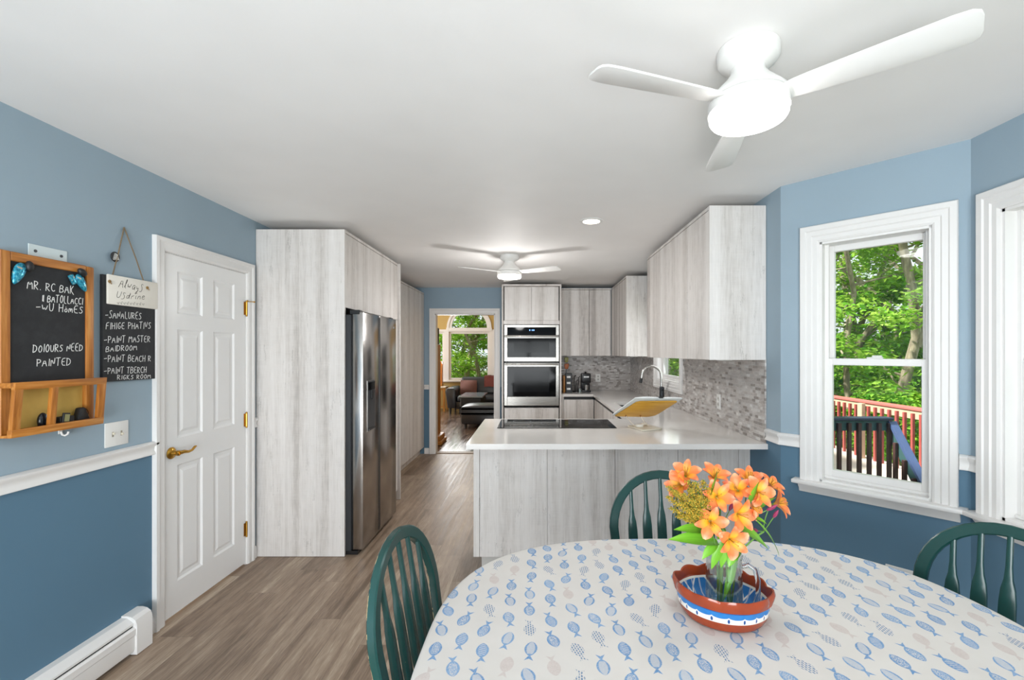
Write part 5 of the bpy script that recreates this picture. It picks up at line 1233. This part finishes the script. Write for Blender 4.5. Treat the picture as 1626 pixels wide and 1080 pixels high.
MB().box(-1.62, -1.10, 9.78, 10.85, .525, .555, .006).build('tabletop', plain('grey reflective top', '#707a80', .12), t_)
MB().box(-1.58, -1.14, 9.84, 10.79, .10, .524, .01).build('base', M_matblack, t_)
for x in (-1.54, -1.18):
    for y in (9.88, 10.75): MB().box(x-.03, x+.03, y-.03, y+.03, .002, .10).build('leg', M_matblack, t_)
t_ = thing('ottoman', 'large dark leather ottoman nearest the doorway in the far room', 'ottoman', (-.9, 9.35, 0))
b_ = bmesh.new(); bmesh.ops.create_cube(b_, size=1); bmesh.ops.subdivide_edges(b_, edges=b_.edges, cuts=7, use_grid_fill=True)
for v in b_.verts:
    e = max(0, (1-(2*v.co.x)**4)*(1-(2*v.co.y)**4)); v.co = Vector((-.92+v.co.x*1.12, 9.36+v.co.y*.68, .34+v.co.z*.16+(.04*e if v.co.z > .4 else 0)))
bmesh.ops.bevel(b_, geom=[e for e in b_.edges if len(e.link_faces) == 2 and e.calc_face_angle(0) > .8], offset=.05, segments=3, affect='EDGES')
MB().bm(b_).build('cushion', M_leather, t_); MB().box(-1.44, -.40, 9.06, 9.66, .08, .28, .03, 2).build('base', M_leather, t_)
for x in (-1.36, -.48):
    for y in (9.12, 9.60): MB().tube([(x, y, .09), (x, y, .002)], [.03, .024], 10).build('foot', M_matblack, t_)
t_ = thing('side_table', 'golden wooden side table with slatted sides left of the sofa', 'table', (-2.5, 11.85, 0))
MB().box(-2.76, -2.24, 11.62, 12.1, .60, .625, .005).build('tabletop', plain('pale table top', '#cdbfa9', .4), t_)
for x in (-2.72, -2.28):
    for y in (11.66, 12.06): MB().box(x-.025, x+.025, y-.025, y+.025, .002, .60).build('leg', M_oak_far, t_)
for x in (-2.62, -2.54, -2.46, -2.38): MB().box(x-.012, x+.012, 11.655, 11.67, .14, .54).build('slat', M_oak_far, t_)
MB().box(-2.70, -2.30, 11.65, 11.675, .54, .58).box(-2.70, -2.30, 11.65, 11.675, .11, .14).build('rail', M_oak_far, t_)
t_ = thing('table_lamp', 'orange shaded lantern lamp on the side table by the far window', 'lamp', (-2.46, 11.9, .626))
MB().box(-2.56, -2.36, 11.80, 12.0, .627, .70, .01).build('base', M_oak_far, t_); MB().box(-2.55, -2.37, 11.81, 11.99, .70, 1.26, .01).build('shade', plain('orange glass shade', '#cf7a35', .4, var=.2, scale=12), t_)
t_ = thing('display_cabinet', 'tall golden wood cabinet just inside the doorway, mostly hidden by the jamb', 'cabinet', (-1.85, 7.62, 0))
MB().box(-2.2, -1.585, 7.45, 7.80, .14, 1.62, .005).build('case', M_oak_far, t_); MB().box(-2.24, -1.52, 7.41, 7.84, .06, .14, .01).build('plinth', M_oak_far, t_); MB().box(-2.26, -1.49, 7.39, 7.86, .002, .06, .01).build('base', M_oak_far, t_)
MB().box(-2.16, -1.60, 7.48, 7.77, 1.62, 1.9, .01).build('hood', M_matblack, t_)

# ------------------------------------------------------------------ outside: deck, railings, wood
ZD = -.19
struct('floor_deck', MB().box(2.6, 5.42, 5.42, 14, ZD-.14, ZD), M_deck, smooth=False)
struct('ground', MB().box(-40, 60, -20, 70, -1.5, -1.2), plain('forest floor', '#4d5a2c', .95, var=.35, scale=2), smooth=False)
RX = 5.27; t_ = thing('deck_railing', 'faded red deck railing with square balusters and a tan post', 'railing', (RX, 9, ZD))
MB().box(RX-.02, RX+.12, 5.5, 13.5, .68, .72, .006).build('cap_rail', plain('sunlit red cap', '#cf6f68', .5, var=.1), t_)  # lighter red than the balusters, sunlight put into the colour
MB().box(RX-.0, RX+.04, 5.5, 13.5, .56, .68, .004).build('top_rail', M_tan_deck, t_)
MB().box(RX-.0, RX+.04, 5.5, 13.5, ZD-.12, ZD-.02, .004).build('bottom_rail', M_red_deck, t_)
for k in range(56): y = 5.56+k*.142; MB().box(RX-.036, RX-.001, y, y+.036, ZD-.12, .64).build('baluster', M_red_deck, t_)
for y in (7.32, 9.4, 11.5): MB().box(RX-.10, RX-.037, y, y+.10, ZD+.001, .68, .004).build('post', M_tan_deck, t_)
GX0, GX1, GY = 2.7, 4.20, 5.50
t_ = thing('stair_railing', 'dark teal deck railing with a blue sloping stair handrail', 'railing', (3.6, GY, ZD))
MB().box(GX0, GX1+.02, GY-.07, GY+.07, .685, .72, .006).build('cap_rail', M_navy_deck, t_)
MB().box(GX0, GX1, GY-.02, GY+.02, .56, .684, .004).build('top_rail', M_green_deck, t_)
for k in range(13): x = GX1-.02-k*.118; MB().box(x-.02, x+.02, GY-.062, GY-.022, ZD-.13, .655, .003).build('baluster', M_dark_baluster, t_)
p0, p1 = Vector((GX1+.02, GY-.02, .66)), Vector((GX1+.02, GY-1.02, -.66))
mb = MB(); d = (p1-p0).normalized(); s_ = Vector((1, 0, 0)); u_ = d.cross(s_)*-1
u_ = u_ if u_.z > 0 else -u_
mb.sweep([(-.045, 0), (.045, 0), (.045, .03), (-.045, .03)], [(p0, s_, u_), (p1, s_, u_)]); mb.build('handrail', M_blue_deck, t_)
MB().sweep([(-.02, -.12), (.02, -.12), (.02, 0), (-.02, 0)], [(p0, s_, u_), (p1, s_, u_)]).build('stair_top_rail', M_green_deck, t_)
for k in range(7):
    f = .12+k*.13; q = p0.lerp(p1, f); MB().box(q.x-.062, q.x-.022, q.y-.02, q.y+.02, q.z-.95, q.z-.06, .003).build('baluster', M_dark_baluster, t_)
# trees
def leaf_shader(name, a, b, c_):
    g = NT(name); n = g.n('ShaderNodeNewGeometry'); f = g.white(g.xyz(g.ma('FLOOR', g.ma('MULTIPLY', n.outputs['Random Per Island'], 997.)), 1.))
    c = g.ramp(f, [(0, a), (.55, b), (1, c_)])
    d_ = g.n('ShaderNodeBsdfDiffuse'); t2 = g.n('ShaderNodeBsdfTranslucent'); m = g.n('ShaderNodeMixShader'); m.inputs[0].default_value = .5
    g.put(c, d_.inputs[0]); g.put(g.mix(.5, c, lin('#c4d85a')), t2.inputs[0]); g.t.links.new(d_.outputs[0], m.inputs[1]); g.t.links.new(t2.outputs[0], m.inputs[2]); g.t.links.new(m.outputs[0], g.out.inputs[0]); return g.m
M_lf = [leaf_shader('leaves bright', '#66a52e', '#98d04a', '#cdec80'), leaf_shader('leaves mid', '#4b8a2a', '#7ab83d', '#aed85d'), leaf_shader('leaves deep', '#356b26', '#5a9a36', '#8fc552')]
def bark():
    g = NT('grey bark'); x, y, z = g.obj(); n = g.noise(g.xyz(g.ma('MULTIPLY', x, 14), g.ma('MULTIPLY', y, 14), g.ma('MULTIPLY', z, 3)), 1., 5, .65)
    g.bump(n, .02, .7); return g.fin(g.ramp(n, [(.3, '#6f6555'), (.55, '#9a8f7b'), (.75, '#bdb39c')]), .9)
M_bark = bark(); rl = random.Random(21)
def foliage(seed, n, fn, size):
    q = random.Random(seed); mb = MB()
    for _ in range(n):
        c = Vector(fn(q)); a = Vector((q.gauss(0, 1), q.gauss(0, 1), q.gauss(0, .35)-.25)).normalized(); b = a.cross(Vector((q.gauss(0, .5), q.gauss(0, .5), 1))).normalized(); s_ = size*q.uniform(.6, 1.35); nrm = a.cross(b)
        mb.add([c, c+a*s_*.4+b*s_*.3-nrm*s_*.06, c+a*s_, c+a*s_*.4-b*s_*.3-nrm*s_*.06], [(0, 1, 2), (0, 2, 3)])
    return mb
def crown_fn(clusters):
    def fn(q):
        c, rad = q.choice(clusters); d_ = Vector((q.gauss(0, 1), q.gauss(0, 1), q.gauss(0, 1))).normalized()*rad*q.random()**.4; return c+Vector((d_.x, d_.y, d_.z*.45))
    return fn
TREES = {}
def tree(kind, loc, rz, label, sc_=1., group='trees beyond the deck'):
    if kind in TREES:
        r = copy_tree(TREES[kind]); r.location = loc; r.rotation_euler = (0, 0, rz); r.scale = (sc_,)*3; r['label'] = label; r['group'] = group; return r
    q = random.Random({'forked': 4, 'slim': 9, 'round': 15}[kind]); r = thing('tree', label, 'tree', loc, rz, group); r.scale = (sc_,)*3
    H = 9.; wv = [Vector((q.gauss(0, .10)*i*.5, q.gauss(0, .10)*i*.5, H*i/9)) for i in range(10)]; rad = {'forked': .125, 'slim': .075, 'round': .10}[kind]
    mb = MB().tube(wv, [rad*(1-.075*i) for i in range(10)], 12)
    cl = []
    if kind == 'forked': mb.tube([wv[3]-Vector((0,0,.2)), wv[3]+Vector((.35, -.1, .8)), wv[3]+Vector((.8, -.1, 2.0)), wv[3]+Vector((1.1, 0, 3.6))], [rad*.7, rad*.6, rad*.45, rad*.25], 10)
    for k in range(26):
        z = q.uniform(1.1, 8.8); i = min(int(z), 8); b0 = wv[i].lerp(wv[i+1], z-i); a = q.uniform(0, 2*PI); L = q.uniform(.8, 2.3)*(1 if z < 6 else .7); up = q.uniform(-.1, .5)
        e = b0+Vector((math.cos(a)*L, math.sin(a)*L, up*L)); md = b0.lerp(e, .5)+Vector((q.gauss(0, .12), q.gauss(0, .12), .12))
        mb.tube([b0, md, e], [.028, .018, .006], 6)
        for t in (.45, .72, 1.0): cl.append((b0.lerp(e, t)+Vector((q.gauss(0, .15), q.gauss(0, .15), 0)), q.uniform(.35, .62)))
    mb.build('trunk', M_bark, r, local=True)
    foliage(q.randint(0, 999), 6500, crown_fn(cl), .135).build('foliage', M_lf[{'forked': 0, 'slim': 1, 'round': 2}[kind]], r, local=True, smooth=False)
    TREES[kind] = r; return r
ZG = -1.2
tree('forked', (7.9, 9.9, ZG), R(30), 'thick forked grey tree trunk seen right of centre through the bay window')
tree('slim', (6.95, 10.2, ZG), R(200), 'slim leaning tree seen at the left edge of the bay window')
lab = {'round': 'deep green leafy tree filling the woods behind the deck railing', 'slim': 'mid green leafy tree filling the woods behind the deck railing', 'forked': 'bright leafy tree filling the woods behind the deck railing'}
spots = [('round', 8.6, 12.6, 20, 1.), ('round', 10.3, 11.6, 100, 1.05), ('slim', 9.4, 12.0, 250, 1.), ('round', 11.4, 14.6, 200, 1.15), ('forked', 10.2, 15.0, 300, 1.1), ('round', 13.2, 15.8, 40, 1.2), ('round', 12., 18., 75, 1.25), ('slim', 7.4, 13.4, 150, 1.1), ('round', 14.8, 19., 10, 1.3), ('round', 9.5, 17.5, 333, 1.2)]
for k_, x, y, a, s_ in spots: tree(k_, (x, y, ZG), R(a), lab[k_], s_)
for k_, x, y, a, s_ in [('forked', 3.9, 13.6, 80, 1.), ('slim', 3.2, 11.8, 10, .9), ('round', 5.0, 16.5, 160, 1.1), ('forked', 4.9, 17.5, 200, 1.2)]: tree(k_, (x, y, ZG), R(a), 'leafy tree seen through the small sink window', s_, 'trees beyond the sink window')
for k_, x, y, a, s_ in [('forked', -2.6, 17.5, 45, 1.), ('slim', -4.2, 18.5, 300, 1.), ('round', -1.2, 19.5, 120, 1.1), ('round', -3.4, 21.5, 60, 1.2), ('round', -1.9, 16.2, 200, .85), ('slim', -3.3, 15.6, 90, .8), ('round', -.3, 17.2, 20, 1.), ('round', -5.2, 23., 10, 1.3)]: tree(k_, (x, y, ZG), R(a), 'leafy tree seen through the far room windows', s_, 'trees beyond the far room')
for k_, x, y, a, s_ in [('round', 10.5, 5.0, 30, 1.1), ('forked', 9.6, 2.2, 140, 1.), ('round', 11.5, -.6, 250, 1.15)]: tree(k_, (x, y, ZG), R(a), 'leafy tree growing outside the centre bay window', s_, 'trees beside the bay')
def shrub_fn(q):
    a = q.uniform(0, 2*PI); t = q.random()**.5; z = q.random()
    return (math.cos(a)*t*(1.25-.5*z), math.sin(a)*t*(1.25-.5*z), .15+z*2.3)
sh0 = None
for i, (x, y, s_) in enumerate([(6.9, 8.9, .8), (7.6, 11.4, 1.), (8.9, 10.6, 1.), (9.9, 13.2, 1.2), (8.3, 14.2, 1.2), (11.6, 12.6, 1.2), (6.4, 12.2, 1.), (10.9, 17., 1.4), (13.0, 13.4, 1.3)]):
    if sh0 is None:
        sh0 = thing('shrub', 'leafy green undergrowth shrub behind the deck railing', 'shrub', (x, y, ZG), 0, 'undergrowth behind the deck')
        foliage(77, 3600, shrub_fn, .13).build('foliage', M_lf[1], sh0, local=True, smooth=False)
        mb = MB()
        for k in range(7): a = k*.9; mb.tube([(0, 0, 0), (.25*math.cos(a), .25*math.sin(a), .9), (.55*math.cos(a), .55*math.sin(a), 1.9)], [.02, .014, .005], 6)
        mb.build('stems', M_bark, sh0, local=True); sh0.scale = (s_,)*3
    else:
        c = copy_tree(sh0); c.location = (x, y, ZG); c.rotation_euler = (0, 0, i*1.3); c.scale = (s_,)*3
